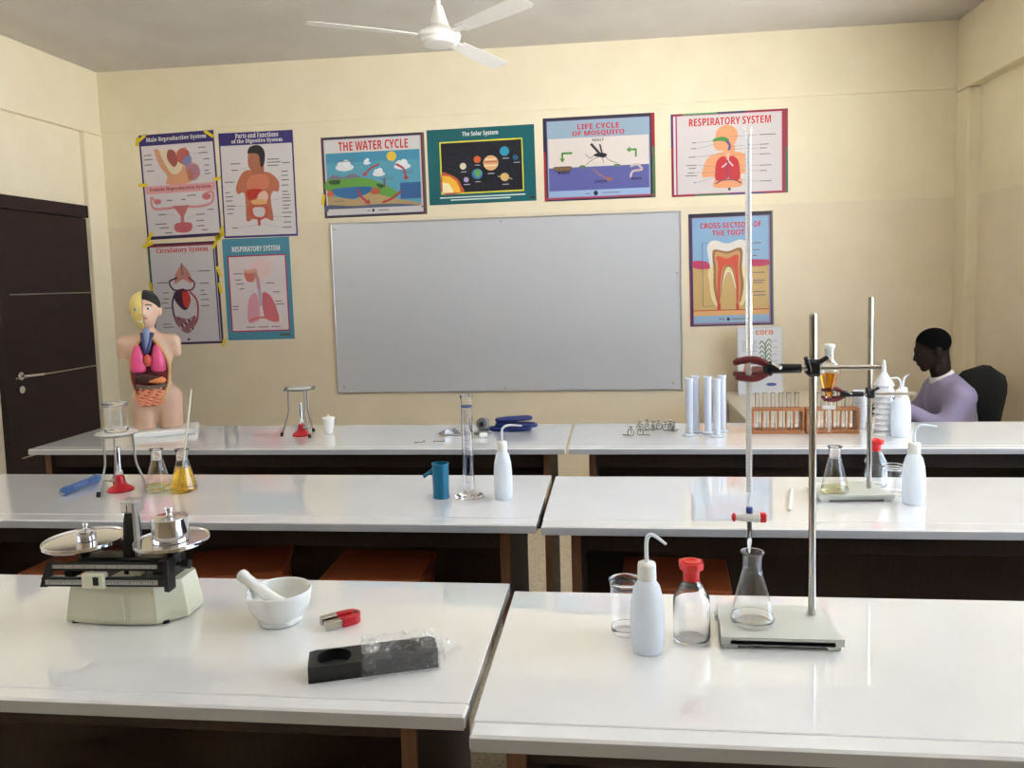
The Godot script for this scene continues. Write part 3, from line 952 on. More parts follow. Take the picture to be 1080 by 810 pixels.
	p.poly(PackedVector2Array([Vector2(0.04, 0.68), Vector2(0.12, 0.74), Vector2(0.3, 0.78), Vector2(0.46, 0.7), Vector2(0.7, 0.79), Vector2(0.95, 0.86), Vector2(0.95, 0.9), Vector2(0.04, 0.9)]), rgb(178, 150, 106)).blob([0.04, 0.84, 0.3, 0.86, 0.6, 0.85, 0.9, 0.88, 0.9, 0.92, 0.04, 0.92], rgb(80, 92, 118))
	p.blob([0.04, 0.68, 0.08, 0.66, 0.1, 0.72, 0.04, 0.73], rgb(200, 96, 60)).blob([0.46, 0.7, 0.5, 0.64, 0.56, 0.7, 0.5, 0.73], rgb(180, 90, 56))
	p.rect(0.04, 0.89, 0.91, 0.07, rgb(206, 200, 200)).ell(0.48, 0.925, 0.012, 0.02, rgb(40, 36, 40)).rect(0.42, 0.92, 0.03, 0.012, ink).rect(0.53, 0.92, 0.1, 0.012, ink)
	var ar := rgb(178, 54, 58)
	p.arrow([0.56, 0.36, 0.48, 0.4, 0.42, 0.47], 0.016, ar).arrow([0.72, 0.37, 0.79, 0.43, 0.81, 0.53], 0.018, ar).arrow([0.345, 0.66, 0.36, 0.74, 0.42, 0.81], 0.02, ar).stroke([0.76, 0.7, 0.68, 0.78, 0.58, 0.83], 0.02, ar).stroke([0.6, 0.54, 0.6, 0.64], 0.016, rgb(120, 74, 70))
	p.notes([[0.15, 0.3, 0.15], [0.56, 0.535, 0.13], [0.76, 0.47, 0.12], [0.1, 0.79, 0.1], [0.56, 0.855, 0.1], [0.09, 0.86, 0.02]], ink)
	o = sheet("wall_poster", "dark-framed water cycle poster of hills, lake and red arrows", Vector2(-1.657, 2.282), Vector2(0.742, 0.561), 0.4, p)
	lettering(o, "THE WATER CYCLE", Vector2(0.005, 0.213), Vector2(0.5, 0.062), M.ink_red, false, "title")
	tapes(o, [[-0.375, -0.15, 80, 0.07]])
	# solar system
	p = Print.new(600, 410, rgb(6, 94, 100))
	p.rect(0.115, 0.165, 0.775, 0.7, rgb(222, 214, 60)).rect(0.128, 0.185, 0.75, 0.66, rgb(18, 18, 30))
	for i in 9:
		var q := []
		for k in 13:
			var a := -PI / 2 + PI / 2 * k / 12.0 + 0.02
			var rr := 0.2 + i * 0.062
			q.append_array([clampf(0.128 + cos(a) * rr, 0.13, 0.876), clampf(0.845 + sin(a) * rr * 1.3, 0.188, 0.843)])
		p.stroke(q, 0.002, rgb(48, 54, 92))
	p.poly(p.smooth(p.pts([0.128, 0.845, 0.128, 0.58, 0.2, 0.6, 0.27, 0.66, 0.31, 0.76, 0.32, 0.845]), true), rgb(200, 84, 50))
	p.poly(PackedVector2Array([Vector2(0.128, 0.845), Vector2(0.128, 0.61), Vector2(0.2, 0.625), Vector2(0.26, 0.69), Vector2(0.29, 0.78), Vector2(0.298, 0.845)]), rgb(246, 190, 60)).poly(PackedVector2Array([Vector2(0.128, 0.845), Vector2(0.128, 0.7), Vector2(0.19, 0.72), Vector2(0.225, 0.8), Vector2(0.23, 0.845)]), rgb(252, 236, 190))
	p.ell(0.33, 0.5, 0.03, 0.044, rgb(222, 216, 196)).ell(0.355, 0.68, 0.024, 0.034, rgb(178, 164, 206)).ell(0.46, 0.61, 0.05, 0.07, rgb(54, 120, 180)).blob([0.43, 0.58, 0.47, 0.55, 0.5, 0.6, 0.46, 0.66], rgb(98, 164, 90)).ell(0.465, 0.42, 0.033, 0.046, rgb(216, 96, 44)).ell(0.59, 0.475, 0.07, 0.1, rgb(224, 170, 116))
	p.rect(0.53, 0.45, 0.12, 0.02, rgb(188, 104, 72)).rect(0.527, 0.5, 0.126, 0.016, rgb(236, 214, 180)).rect(0.54, 0.42, 0.1, 0.014, rgb(240, 222, 196))
	p.stroke([0.65, 0.66, 0.71, 0.66, 0.78, 0.7], 0.008, rgb(200, 170, 120)).ell(0.715, 0.67, 0.04, 0.054, rgb(222, 188, 120)).ell(0.72, 0.33, 0.043, 0.062, rgb(44, 148, 176)).ell(0.82, 0.42, 0.026, 0.036, rgb(36, 96, 126))
	p.notes([[0.31, 0.57, 0.05], [0.33, 0.74, 0.06], [0.44, 0.71, 0.05], [0.44, 0.49, 0.05], [0.56, 0.61, 0.06], [0.69, 0.76, 0.06], [0.7, 0.42, 0.06], [0.8, 0.48, 0.06]], rgb(200, 200, 210))
	p.rect(0.1, 0.9, 0.8, 0.018, rgb(216, 230, 226)).rect(0.2, 0.935, 0.56, 0.018, rgb(216, 230, 226)).rect(0.94, 0.94, 0.05, 0.03, rgb(70, 40, 30))
	o = sheet("wall_poster", "teal solar system poster with planets on a dark yellow-edged panel", Vector2(-0.893, 2.322), Vector2(0.748, 0.514), 0.5, p)
	lettering(o, "The Solar System", Vector2(0.0, 0.214), Vector2(0.25, 0.04), M.ink_white, false, "title")
	# mosquito
	p = Print.new(600, 446, rgb(52, 44, 66))
	p.rect(0, 0.4, 0.02, 0.6, rgb(170, 40, 52)).rect(0.97, 0, 0.03, 0.5, rgb(160, 36, 48)).rect(0.975, 0.4, 0.025, 0.6, rgb(84, 116, 70)).rect(0.035, 0.04, 0.92, 0.92, rgb(150, 164, 200)).rect(0.02, 0.96, 0.96, 0.02, rgb(170, 60, 90))
	p.rect(0.045, 0.05, 0.9, 0.2, rgb(150, 172, 190)).rect(0.045, 0.25, 0.9, 0.36, rgb(220, 208, 200)).rect(0.045, 0.6, 0.9, 0.28, rgb(94, 96, 160)).rect(0.045, 0.88, 0.9, 0.07, rgb(152, 178, 212))
	p.stroke([0.43, 0.33, 0.5, 0.44], 0.022, rgb(44, 38, 40)).stroke([0.51, 0.34, 0.53, 0.46], 0.014, rgb(50, 44, 46)).blob([0.45, 0.47, 0.5, 0.44, 0.57, 0.46, 0.55, 0.5, 0.5, 0.49], rgb(38, 30, 32)).stroke([0.45, 0.47, 0.42, 0.5, 0.38, 0.45], 0.005, rgb(110, 98, 96)).stroke([0.5, 0.49, 0.44, 0.52, 0.38, 0.58], 0.005, rgb(110, 98, 96)).stroke([0.55, 0.48, 0.6, 0.54, 0.66, 0.57], 0.005, rgb(110, 98, 96)).stroke([0.53, 0.49, 0.54, 0.57], 0.005, rgb(110, 98, 96))
	var gn := rgb(78, 142, 64)
	p.stroke([0.26, 0.43, 0.17, 0.43, 0.17, 0.49], 0.018, gn, false).poly(PackedVector2Array([Vector2(0.145, 0.49), Vector2(0.195, 0.49), Vector2(0.17, 0.54)]), gn).stroke([0.83, 0.51, 0.83, 0.42, 0.77, 0.42], 0.018, gn, false).poly(PackedVector2Array([Vector2(0.78, 0.385), Vector2(0.78, 0.455), Vector2(0.745, 0.42)]), gn)
	p.blob([0.09, 0.59, 0.16, 0.585, 0.25, 0.59, 0.24, 0.635, 0.16, 0.645, 0.1, 0.63], rgb(112, 88, 60)).ell(0.35, 0.6, 0.03, 0.02, rgb(98, 122, 84)).ell(0.66, 0.6, 0.03, 0.018, rgb(98, 130, 84))
	p.stroke([0.45, 0.63, 0.5, 0.7, 0.57, 0.75], 0.014, rgb(150, 112, 110)).ell(0.59, 0.76, 0.03, 0.022, rgb(160, 104, 90)).stroke([0.78, 0.62, 0.84, 0.6, 0.88, 0.66, 0.8, 0.68, 0.78, 0.74], 0.02, rgb(200, 176, 170))
	p.notes([[0.37, 0.92, 0.05], [0.52, 0.915, 0.16]], ink).ell(0.465, 0.92, 0.02, 0.028, rgb(36, 40, 60))
	o = sheet("wall_poster", "mosquito life cycle poster with green arrows above blue water", Vector2(-0.085, 2.338), Vector2(0.751, 0.559), 0.2, p)
	lettering(o, "LIFE CYCLE", Vector2(0.0, 0.212), Vector2(0.28, 0.036), M.ink_red, false, "title")
	lettering(o, "OF MOSQUITO", Vector2(-0.002, 0.164), Vector2(0.35, 0.038), M.ink_red, false, "title")
	lettering(o, "ADULT", Vector2(-0.005, 0.12), Vector2(0.08, 0.018), M.ink_dark)
	lettering(o, "EGGS", Vector2(-0.24, -0.09), Vector2(0.075, 0.018), M.ink_dark)
	lettering(o, "LARVA", Vector2(0.01, -0.158), Vector2(0.085, 0.018), M.ink_dark)
	lettering(o, "PUPA", Vector2(0.25, -0.15), Vector2(0.07, 0.018), M.ink_dark)
	# respiratory, red border
	p = Print.new(600, 432, rgb(150, 34, 60))
	p.rect(0, 0, 0.014, 0.4, rgb(54, 48, 110)).rect(0.1, 0, 0.3, 0.02, rgb(88, 150, 100)).rect(0.4, 0, 0.25, 0.022, rgb(60, 66, 100)).rect(0.98, 0.45, 0.02, 0.55, rgb(60, 100, 70)).rect(0.2, 0.98, 0.3, 0.02, rgb(70, 120, 84)).rect(0.5, 0.98, 0.3, 0.02, rgb(80, 70, 120))
	p.rect(0.02, 0.025, 0.02, 0.95, rgb(222, 214, 216)).rect(0.05, 0.025, 0.9, 0.95, rgb(220, 178, 186)).rect(0.058, 0.035, 0.884, 0.93, rgb(212, 202, 200))
	var sk := rgb(230, 158, 110)
	p.ell(0.48, 0.28, 0.095, 0.12, sk).blob([0.38, 0.32, 0.365, 0.38, 0.39, 0.45, 0.46, 0.46, 0.54, 0.4, 0.56, 0.3, 0.45, 0.27], sk).rect(0.45, 0.4, 0.1, 0.1, sk).blob([0.45, 0.48, 0.33, 0.53, 0.28, 0.64, 0.27, 0.77, 0.37, 0.78, 0.37, 0.9, 0.6, 0.9, 0.6, 0.76, 0.68, 0.74, 0.68, 0.6, 0.64, 0.52, 0.55, 0.48], sk)
	p.blob([0.36, 0.35, 0.38, 0.31, 0.46, 0.3, 0.5, 0.34, 0.48, 0.36, 0.42, 0.345], rgb(76, 142, 70)).stroke([0.48, 0.35, 0.505, 0.4, 0.5, 0.45], 0.022, rgb(110, 84, 130))
	p.blob([0.45, 0.53, 0.39, 0.6, 0.38, 0.8, 0.43, 0.82, 0.48, 0.79, 0.485, 0.6], rgb(196, 44, 52)).blob([0.52, 0.53, 0.58, 0.6, 0.59, 0.8, 0.54, 0.82, 0.495, 0.79, 0.49, 0.6], rgb(196, 44, 52))
	p.stroke([0.49, 0.5, 0.488, 0.6, 0.44, 0.66], 0.012, rgb(222, 196, 200)).stroke([0.488, 0.58, 0.53, 0.65], 0.012, rgb(222, 196, 200)).rect(0.48, 0.58, 0.012, 0.22, rgb(120, 60, 100)).stroke([0.38, 0.86, 0.44, 0.82, 0.54, 0.82, 0.6, 0.86], 0.012, rgb(120, 70, 90))
	p.notes([[0.18, 0.35, 0.04, 0.37, 0.34], [0.17, 0.42, 0.05, 0.38, 0.38], [0.15, 0.52, 0.06, 0.46, 0.5], [0.13, 0.62, 0.09, 0.4, 0.66], [0.15, 0.655, 0.06], [0.14, 0.71, 0.06, 0.4, 0.72], [0.12, 0.745, 0.1], [0.19, 0.83, 0.02, 0.38, 0.78], [0.76, 0.29, 0.14, 0.5, 0.3], [0.76, 0.405, 0.08, 0.52, 0.42], [0.76, 0.45, 0.06, 0.5, 0.45], [0.76, 0.52, 0.09, 0.52, 0.52], [0.76, 0.655, 0.1, 0.58, 0.65], [0.76, 0.72, 0.06, 0.58, 0.7], [0.76, 0.845, 0.1, 0.6, 0.82]], ink)
	p.ell(0.5, 0.93, 0.012, 0.016, rgb(60, 50, 70))
	o = sheet("wall_poster", "red-bordered respiratory system poster of head and red lungs", Vector2(0.776, 2.329), Vector2(0.757, 0.545), 0.2, p)
	lettering(o, "RESPIRATORY SYSTEM", Vector2(0.005, 0.212), Vector2(0.53, 0.05), M.ink_red, false, "title")
	# tooth
	p = Print.new(440, 600, rgb(70, 50, 84))
	p.rect(0, 0, 1, 0.03, rgb(40, 34, 50)).rect(0, 0.5, 0.012, 0.5, rgb(176, 64, 96)).rect(0.985, 0, 0.015, 1, rgb(96, 116, 100)).rect(0.04, 0.035, 0.92, 0.95, rgb(150, 120, 150))
	p.rect(0.045, 0.04, 0.9, 0.93, rgb(136, 172, 204)).rect(0.045, 0.46, 0.9, 0.4, rgb(202, 168, 108)).rect(0.045, 0.86, 0.9, 0.05, rgb(224, 172, 110)).rect(0.045, 0.855, 0.9, 0.008, rgb(190, 70, 50)).rect(0.045, 0.905, 0.9, 0.065, rgb(146, 176, 204))
	p.blob([0.045, 0.42, 0.14, 0.415, 0.22, 0.43, 0.25, 0.48, 0.14, 0.49, 0.045, 0.47], rgb(186, 52, 94)).blob([0.66, 0.46, 0.72, 0.42, 0.86, 0.42, 0.945, 0.43, 0.945, 0.47, 0.78, 0.48], rgb(186, 52, 94))
	var outl := [0.22, 0.3, 0.3, 0.24, 0.46, 0.27, 0.62, 0.24, 0.71, 0.3, 0.68, 0.5, 0.7, 0.64, 0.66, 0.78, 0.6, 0.82, 0.56, 0.7, 0.5, 0.54, 0.44, 0.54, 0.38, 0.7, 0.34, 0.83, 0.27, 0.76, 0.24, 0.62, 0.25, 0.48]
	p.blob(outl, rgb(226, 218, 208))
	p.blob([0.26, 0.48, 0.24, 0.62, 0.28, 0.76, 0.34, 0.83, 0.38, 0.7, 0.43, 0.53, 0.51, 0.53, 0.56, 0.7, 0.6, 0.82, 0.66, 0.76, 0.69, 0.62, 0.67, 0.48], rgb(228, 206, 150))
	p.blob([0.28, 0.35, 0.32, 0.32, 0.46, 0.34, 0.6, 0.31, 0.64, 0.35, 0.63, 0.5, 0.65, 0.64, 0.6, 0.8, 0.57, 0.7, 0.51, 0.5, 0.43, 0.5, 0.38, 0.7, 0.34, 0.81, 0.29, 0.66, 0.29, 0.5], rgb(150, 104, 66)).blob([0.31, 0.37, 0.34, 0.34, 0.46, 0.36, 0.58, 0.335, 0.61, 0.37, 0.6, 0.5, 0.61, 0.66, 0.59, 0.78, 0.56, 0.66, 0.52, 0.48, 0.42, 0.48, 0.38, 0.66, 0.35, 0.78, 0.32, 0.64, 0.32, 0.5], rgb(198, 150, 96))
	p.blob([0.33, 0.38, 0.46, 0.4, 0.58, 0.37, 0.585, 0.48, 0.59, 0.66, 0.58, 0.8, 0.56, 0.8, 0.555, 0.62, 0.53, 0.49, 0.46, 0.46, 0.4, 0.49, 0.37, 0.64, 0.36, 0.8, 0.34, 0.8, 0.335, 0.62, 0.345, 0.46], rgb(206, 80, 56)).rect(0.33, 0.8, 0.04, 0.06, rgb(196, 70, 50)).rect(0.555, 0.8, 0.035, 0.06, rgb(196, 70, 50))
	p.stroke([0.16, 0.26, 0.16, 0.82], 0.006, rgb(80, 90, 110), false).stroke([0.16, 0.26, 0.22, 0.26], 0.006, rgb(80, 90, 110), false).stroke([0.16, 0.82, 0.3, 0.82], 0.006, rgb(80, 90, 110), false)
	p.notes([[0.76, 0.27, 0.1], [0.76, 0.33, 0.08], [0.76, 0.38, 0.05], [0.76, 0.53, 0.14], [0.76, 0.6, 0.14], [0.76, 0.62, 0.12], [0.76, 0.7, 0.14], [0.76, 0.73, 0.15], [0.35, 0.935, 0.06], [0.5, 0.935, 0.16]], ink).ell(0.46, 0.94, 0.018, 0.014, rgb(36, 44, 80))
	o = sheet("wall_poster", "cross-section of a tooth poster in blue and tan beside the whiteboard", Vector2(0.785, 1.561), Vector2(0.552, 0.758), 0.5, p)
	lettering(o, "CROSS-SECTION OF", Vector2(0.0, 0.296), Vector2(0.4, 0.038), M.ink_red, false, "title")
	lettering(o, "THE TOOTH", Vector2(0.0, 0.246), Vector2(0.24, 0.036), M.ink_red, false, "title")

func fan() -> void:
	var o := thing("ceiling_fan", "white three-bladed ceiling fan on a short down rod", "fan", Vector3(-0.743, 2.56, -3.494))
	part("motor_housing", mb().lathe(P([0, 0, 0.066, 0.001, 0.076, 0.005, 0.078, 0.012, 0.078, 0.012, 0.08, 0.024, 0.08, 0.024, 0.094, 0.026, 0.096, 0.04, 0.09, 0.052, 0.09, 0.052, 0.078, 0.056, 0.05, 0.074, 0.04, 0.078, 0, 0.078]), 36), M.fan_white, o)
	part("lower_canopy", mb().lathe(P([0, 0.075, 0.05, 0.075, 0.045, 0.085, 0.03, 0.13, 0.02, 0.165, 0.014, 0.17, 0, 0.17]), 24), M.fan_white, o)
	part("down_rod", mb().lathe(P([0, 0.16, 0.011, 0.16, 0.011, 0.5, 0, 0.5]), 14), M.fan_white, o)
	part("ceiling_canopy", mb().lathe(P([0, 0.47, 0.025, 0.47, 0.05, 0.51, 0.055, 0.538, 0, 0.538]), 24), M.fan_white, o)
	for a in [150.0, 40.9, -69.2]:
		var b := Basis(Vector3.UP, deg_to_rad(-a)) * Basis(Vector3.RIGHT, deg_to_rad(-9))
		var xf := Transform3D(b, Vector3(0, 0.038, 0))
		var bl := part("blade", mb().prism(PackedVector2Array([Vector2(0.15, -0.036), Vector2(0.35, -0.048), Vector2(0.54, -0.052), Vector2(0.565, -0.038), Vector2(0.565, 0.038), Vector2(0.54, 0.05), Vector2(0.35, 0.046), Vector2(0.15, 0.036)]), -0.001, 0.001, xf * Transform3D(Basis(Vector3.RIGHT, PI / 2), Vector3.ZERO)), M.fan_white, o)
		part("blade_bracket", mb().box(Vector3(0.13, 0, 0), Vector3(0.12, 0.005, 0.04), 0.001, xf), M.fan_white, bl)

# ------------------------------------------------------------------ apparatus kinds
func wash_bottle(label: String, x: float, z: float, body_h: float, r: float, tip: Array, group := "white plastic wash bottles") -> Node3D:
	var o := thing("wash_bottle", label, "bottle", Vector3(x, TOP, z), 0, group)
	var h := body_h
	part("body", mb().lathe(P([0, 0.003, r * 0.7, 0.002, r * 0.86, 0, r * 0.9, 0.004, r * 0.97, h * 0.15, r, h * 0.35, r * 0.98, h * 0.55, r * 0.9, h * 0.72, r * 0.74, h * 0.86, r * 0.52, h * 0.94, r * 0.45, h * 0.95, r * 0.45, h, 0, h]), 28), M.bottle_plastic, o)
	var cap := [Vector2(0, h - 0.006), Vector2(r * 0.55, h - 0.006), Vector2(r * 0.55, h - 0.006), Vector2(r * 0.53, h + 0.018), Vector2(r * 0.5, h + 0.022), Vector2(r * 0.2, h + 0.024), Vector2(0, h + 0.024)]
	part("screw_cap", mb().lathe(cap, 24), M.cap_plastic, o)
	var path := [Vector3(0, h + 0.02, 0)]
	for i in range(0, tip.size(), 3): path.append(Vector3(tip[i], h + tip[i + 1], tip[i + 2]))
	var bp := bend(path, 6)
	var rr := []
	for i in bp.size(): rr.append(lerpf(0.0036, 0.0022, clampf((float(i) / bp.size() - 0.6) * 2.5, 0, 1)))
	part("spout_tube", mb().tube(bp, rr, 10), M.tube_plastic, o)
	part("dip_tube", mb().tube([Vector3(0, 0.01, 0), Vector3(0, h, 0)], 0.003, 8), M.tube_plastic, o)
	return o

func conical_flask(label: String, x: float, z: float, h: float, r: float, fill := 0.0, liq: Material = null, y := TOP) -> Node3D:
	var o := thing("conical_flask", label, "flask", Vector3(x, y, z), 0, "conical glass flasks")
	var nr := r * 0.44
	var t := 0.0016
	part("wall", mb().lathe(P([r, 0.0125, r * 0.96, 0.02, nr * 1.12, h * 0.7, nr, h * 0.745, nr - t, h * 0.745, nr * 1.12 - t, h * 0.7, r * 0.96 - t, 0.02, r - t, 0.0125, r, 0.0125]), 36), M.thin_glass, o)
	part("foot_ring", mb().lathe(P([r * 0.86, 0, r * 0.96, 0.003, r, 0.011, r - t * 0.4, 0.0125, r - t, 0.012, r * 0.94 - t, 0.005, r * 0.86, 0.0025, r * 0.86, 0]), 40), M.clear_glass, o)
	part("base", mb().lathe(P([0, 0, r * 0.86, 0, r * 0.86, 0.002, 0, 0.002]), 32), M.thin_glass, o)
	part("neck", mb().lathe(P([nr - t, h * 0.745, nr, h * 0.745, nr, h * 0.95, nr * 1.24, h * 0.985, nr * 1.25, h, nr * 1.1, h, nr - t, h * 0.95, nr - t, h * 0.745]), 36), M.clear_glass, o)
	if fill > 0.0:
		# follows the inside of the glass, a hair into its wall so that no air is left between
		var e := 0.0007
		var ry := lerpf(r * 0.96, nr * 1.12, clampf((fill - 0.02) / (h * 0.7 - 0.02), 0, 1)) - t + e
		var lp := P([0, t * 1.4 - e, r * 0.95 - t + e, 0.005 - e, r - t + e, 0.012])
		if fill > 0.021: lp.append(Vector2(r * 0.96 - t + e, 0.021))
		lp.append_array([Vector2(ry, fill), Vector2(ry, fill), Vector2(0, fill)])
		part("liquid", mb().lathe(lp, 36), liq, o)
	return o

func beaker(label: String, x: float, z: float, h: float, r: float, y := TOP) -> Node3D:
	var o := thing("glass_beaker", label, "beaker", Vector3(x, y, z), 0, "glass beakers")
	var t := 0.0015
	part("wall", mb().lathe(P([r, 0.0125, r, h * 0.88, r - t, h * 0.88, r - t, 0.0125, r, 0.0125]), 36), M.thin_glass, o)
	part("rim", mb().lathe(P([r - t, h * 0.88, r, h * 0.88, r * 1.05, h * 0.975, r * 1.1, h, r * 1.06, h, r - t, h * 0.94, r - t, h * 0.88]), 40), M.clear_glass, o)
	part("foot_ring", mb().lathe(P([r * 0.86, 0, r * 0.96, 0.003, r, 0.011, r - t * 0.4, 0.0125, r - t, 0.012, r * 0.94 - t, 0.005, r * 0.86, 0.0025, r * 0.86, 0]), 40), M.clear_glass, o)
	part("base", mb().lathe(P([0, 0, r * 0.86, 0, r * 0.86, 0.002, 0, 0.002]), 32), M.thin_glass, o)
	var g := mb()
	for i in 5: g.box(Vector3(r + 0.0003, h * (0.25 + 0.12 * i), 0), Vector3(0.0008, 0.0012, 0.012 if i % 2 else 0.018), 0.0, Transform3D(Basis(Vector3.UP, -1.1), Vector3.ZERO))
	part("scale_marks", g, M.ink_white, o).set_meta("kind", "stuff")
	return o

func reagent_bottle(label: String, x: float, z: float) -> Node3D:
	var o := thing("reagent_bottle", label, "bottle", Vector3(x, TOP, z), 0, "glass reagent bottles with red stoppers")
	var t := 0.0022
	var r := 0.0325
	part("body", mb().lathe(P([0, 0.002, r * 0.8, 0, r * 0.95, 0.002, r, 0.008, r, 0.07, r * 0.95, 0.078, r * 0.68, 0.095, 0.0165, 0.104, 0.0135, 0.113, 0.0135, 0.124, 0.017, 0.126, 0.017, 0.129, 0.0115, 0.129, 0.0115, 0.112, r * 0.6, 0.098, r - t - 0.002, 0.078, r - t, 0.07, r - t, 0.009, r * 0.9, 0.005, 0, 0.005]), 36), M.clear_glass, o)
	var s := mb()
	s.lathe(P([0, 0.106, 0.0095, 0.106, 0.0112, 0.1285, 0, 0.1285]), 20)
	var oct := PackedVector2Array()
	for i in 8: oct.append(Vector2(cos(TAU * (i + 0.5) / 8), sin(TAU * (i + 0.5) / 8)) * 0.0225)
	s.prism(oct, -0.141, -0.1295, Transform3D(Basis(Vector3.RIGHT, PI / 2), Vector3.ZERO), 0.98)
	s.lathe(P([0.0095, 0.1405, 0.0165, 0.1405, 0.016, 0.143, 0.0105, 0.143, 0.0095, 0.1405]), 24)
	part("stopper", s, M.red_plastic, o, "bright red eight-sided plastic stopper")
	part("collar", mb().lathe(P([0.0118, 0.108, 0.0142, 0.108, 0.0142, 0.13, 0.0118, 0.13, 0.0118, 0.108]), 20), M.red_plastic, o)
	return o

func retort_stand(label: String, base: Vector3, w: float, d: float, rod: Vector2, h: float, turn := 0.0) -> Node3D:
	var o := thing("retort_stand", label, "stand", base, turn, "retort stands")
	var pl := mb()
	pl.prism(PackedVector2Array([Vector2(-w / 2 + 0.006, -d / 2), Vector2(w / 2 - 0.006, -d / 2), Vector2(w / 2 + 0.004, d / 2), Vector2(-w / 2 - 0.004, d / 2)]), -0.0215, -0.0085, Transform3D(Basis(Vector3.RIGHT, PI / 2), Vector3.ZERO))
	pl.box(Vector3(0, 0.012, d / 2 - 0.004), Vector3(w - 0.02, 0.01, 0.008), 0.001)
	part("base_plate", pl, M.enamel, o)
	for sx in [-1, 1]:
		for sz in [-1, 1]:
			part("foot", mb().box(Vector3(sx * (w / 2 - 0.012), 0.0045, sz * (d / 2 - 0.012)), Vector3(0.024, 0.009, 0.02), 0.002), M.enamel, o)
	part("rod", mb().lathe(P([0, 0.02, 0.0066, 0.02, 0.0066, h - 0.003, 0.005, h, 0, h]), 16, Transform3D(Basis(), Vector3(rod.x, 0, rod.y))), M.steel, o)
	return o

func clamp_(label: String, at: Vector3, left: float, right: float, s := 1.0) -> Node3D:
	var o := thing("retort_clamp", label, "clamp", at, 0, "red-jawed retort clamps")
	var bh := part("boss_head", mb().box(Vector3(0, 0, 0.002), Vector3(0.026, 0.03, 0.03) * s, 0.005), M.black_metal, o)
	part("boss_screw", mb().tube([Vector3(0.004, 0.008, 0.012) * s, Vector3(0.02, 0.022, 0.026) * s], 0.0045 * s, 8), M.black_metal, bh)
	part("boss_screw", mb().tube([Vector3(-0.006, -0.008, 0.012) * s, Vector3(-0.018, 0.02, 0.024) * s], 0.004 * s, 8), M.black_metal, bh)
	part("arm", mb().tube([Vector3(left * 0.35, 0, 0.011), Vector3(right, 0, 0.011)], 0.0045 * s, 12), M.steel, o)
	part("sleeve", mb().tube([Vector3(left * 0.62, 0, 0.011), Vector3(left * 0.34, 0, 0.011), Vector3(left * 0.17, 0, 0.011)], [0.009 * s, 0.0085 * s, 0.008 * s], 12), M.black_metal, o)
	var kn := part("knuckle", mb().box(Vector3(left * 0.58, 0, 0.011), Vector3(0.02, 0.026, 0.016) * s, 0.006), M.black_metal, o)
	part("wing_screw", mb().tube([Vector3(left * 0.54, 0.01, 0.02), Vector3(left * 0.46, 0.004, 0.035)], 0.0035 * s, 8), M.steel, kn)
	for sy in [-1, 1]:
		var path := bend([Vector3(left * 0.58, 0.006 * sy, 0.011), Vector3(left * 0.72, 0.016 * sy, 0.012), Vector3(left * 0.86, 0.0165 * sy, 0.012), Vector3(left, 0.013 * sy, 0.012)], 5)
		part("jaw", mb().tube(path, 0.0062 * s, 10), M.clamp_red, o, "dark red coated clamp jaw")
		part("jaw_finger", mb().tube(bend([Vector3(left * 0.62, 0.008 * sy, 0.011), Vector3(left * 0.74, 0.012 * sy, -0.004), Vector3(left * 0.9, 0.012 * sy, -0.008), Vector3(left, 0.01 * sy, -0.002)], 5), 0.005 * s, 10), M.clamp_red, o)
	return o

func tripod(label: String, x: float, z: float, turn: float, h: float, r: float) -> Node3D:
	var o := thing("tripod_stand", label, "tripod", Vector3(x, TOP, z), turn, "laboratory tripod stands")
	var ring := []
	for i in 24: ring.append(Vector3(cos(TAU * i / 24) * r, h, sin(TAU * i / 24) * r))
	part("ring", mb().tube(ring, 0.0036, 8, true), M.dull_steel, o)
	for k in 3:
		var d := Vector3(cos(TAU * k / 3), 0, sin(TAU * k / 3))
		var l := part("leg", mb().tube(bend([d * r + Vector3(0, h, 0), d * (r + 0.002) + Vector3(0, h * 0.8, 0), d * (r + 0.004) + Vector3(0, h * 0.5, 0), d * (r + 0.02) + Vector3(0, h * 0.25, 0), d * (r + 0.034) + Vector3(0, 0.006, 0)], 5), 0.0034, 8), M.dull_steel, o)
		part("rubber_foot", mb().tube([d * (r + 0.036) + Vector3(0, 0, 0), d * (r + 0.033) + Vector3(0, 0.016, 0)], 0.0062, 10), M.rubber, l, "black rubber foot")
	return o

func bunsen(label: String, x: float, z: float, turn: float) -> Node3D:
	var o := thing("bunsen_burner", label, "burner", Vector3(x, TOP, z), turn, "bunsen burners with red bases")
	part("base", mb().lathe(P([0, 0, 0.04, 0, 0.041, 0.004, 0.041, 0.004, 0.034, 0.011, 0.02, 0.02, 0.015, 0.03, 0.014, 0.046, 0.0125, 0.05, 0, 0.05]), 28), M.red_paint, o, "round red painted foot")
	part("barrel", mb().lathe(P([0, 0.05, 0.0075, 0.05, 0.0075, 0.137, 0.0085, 0.138, 0.0085, 0.142, 0.006, 0.142, 0.006, 0.06, 0, 0.06]), 18), M.chrome, o)
	part("air_collar", mb().lathe(P([0, 0.052, 0.0105, 0.052, 0.0105, 0.066, 0.0105, 0.066, 0, 0.066]), 18), M.chrome, o)
	part("gas_inlet", mb().tube([Vector3(0.012, 0.034, 0), Vector3(0.03, 0.034, 0), Vector3(0.031, 0.034, 0), Vector3(0.05, 0.034, 0)], [0.006, 0.006, 0.004, 0.0045], 10), M.dull_steel, o)
	part("needle_valve", mb().tube([Vector3(0.022, 0.034, 0), Vector3(0.022, 0.05, 0.006)], 0.004, 8), M.dull_steel, o)
	return o

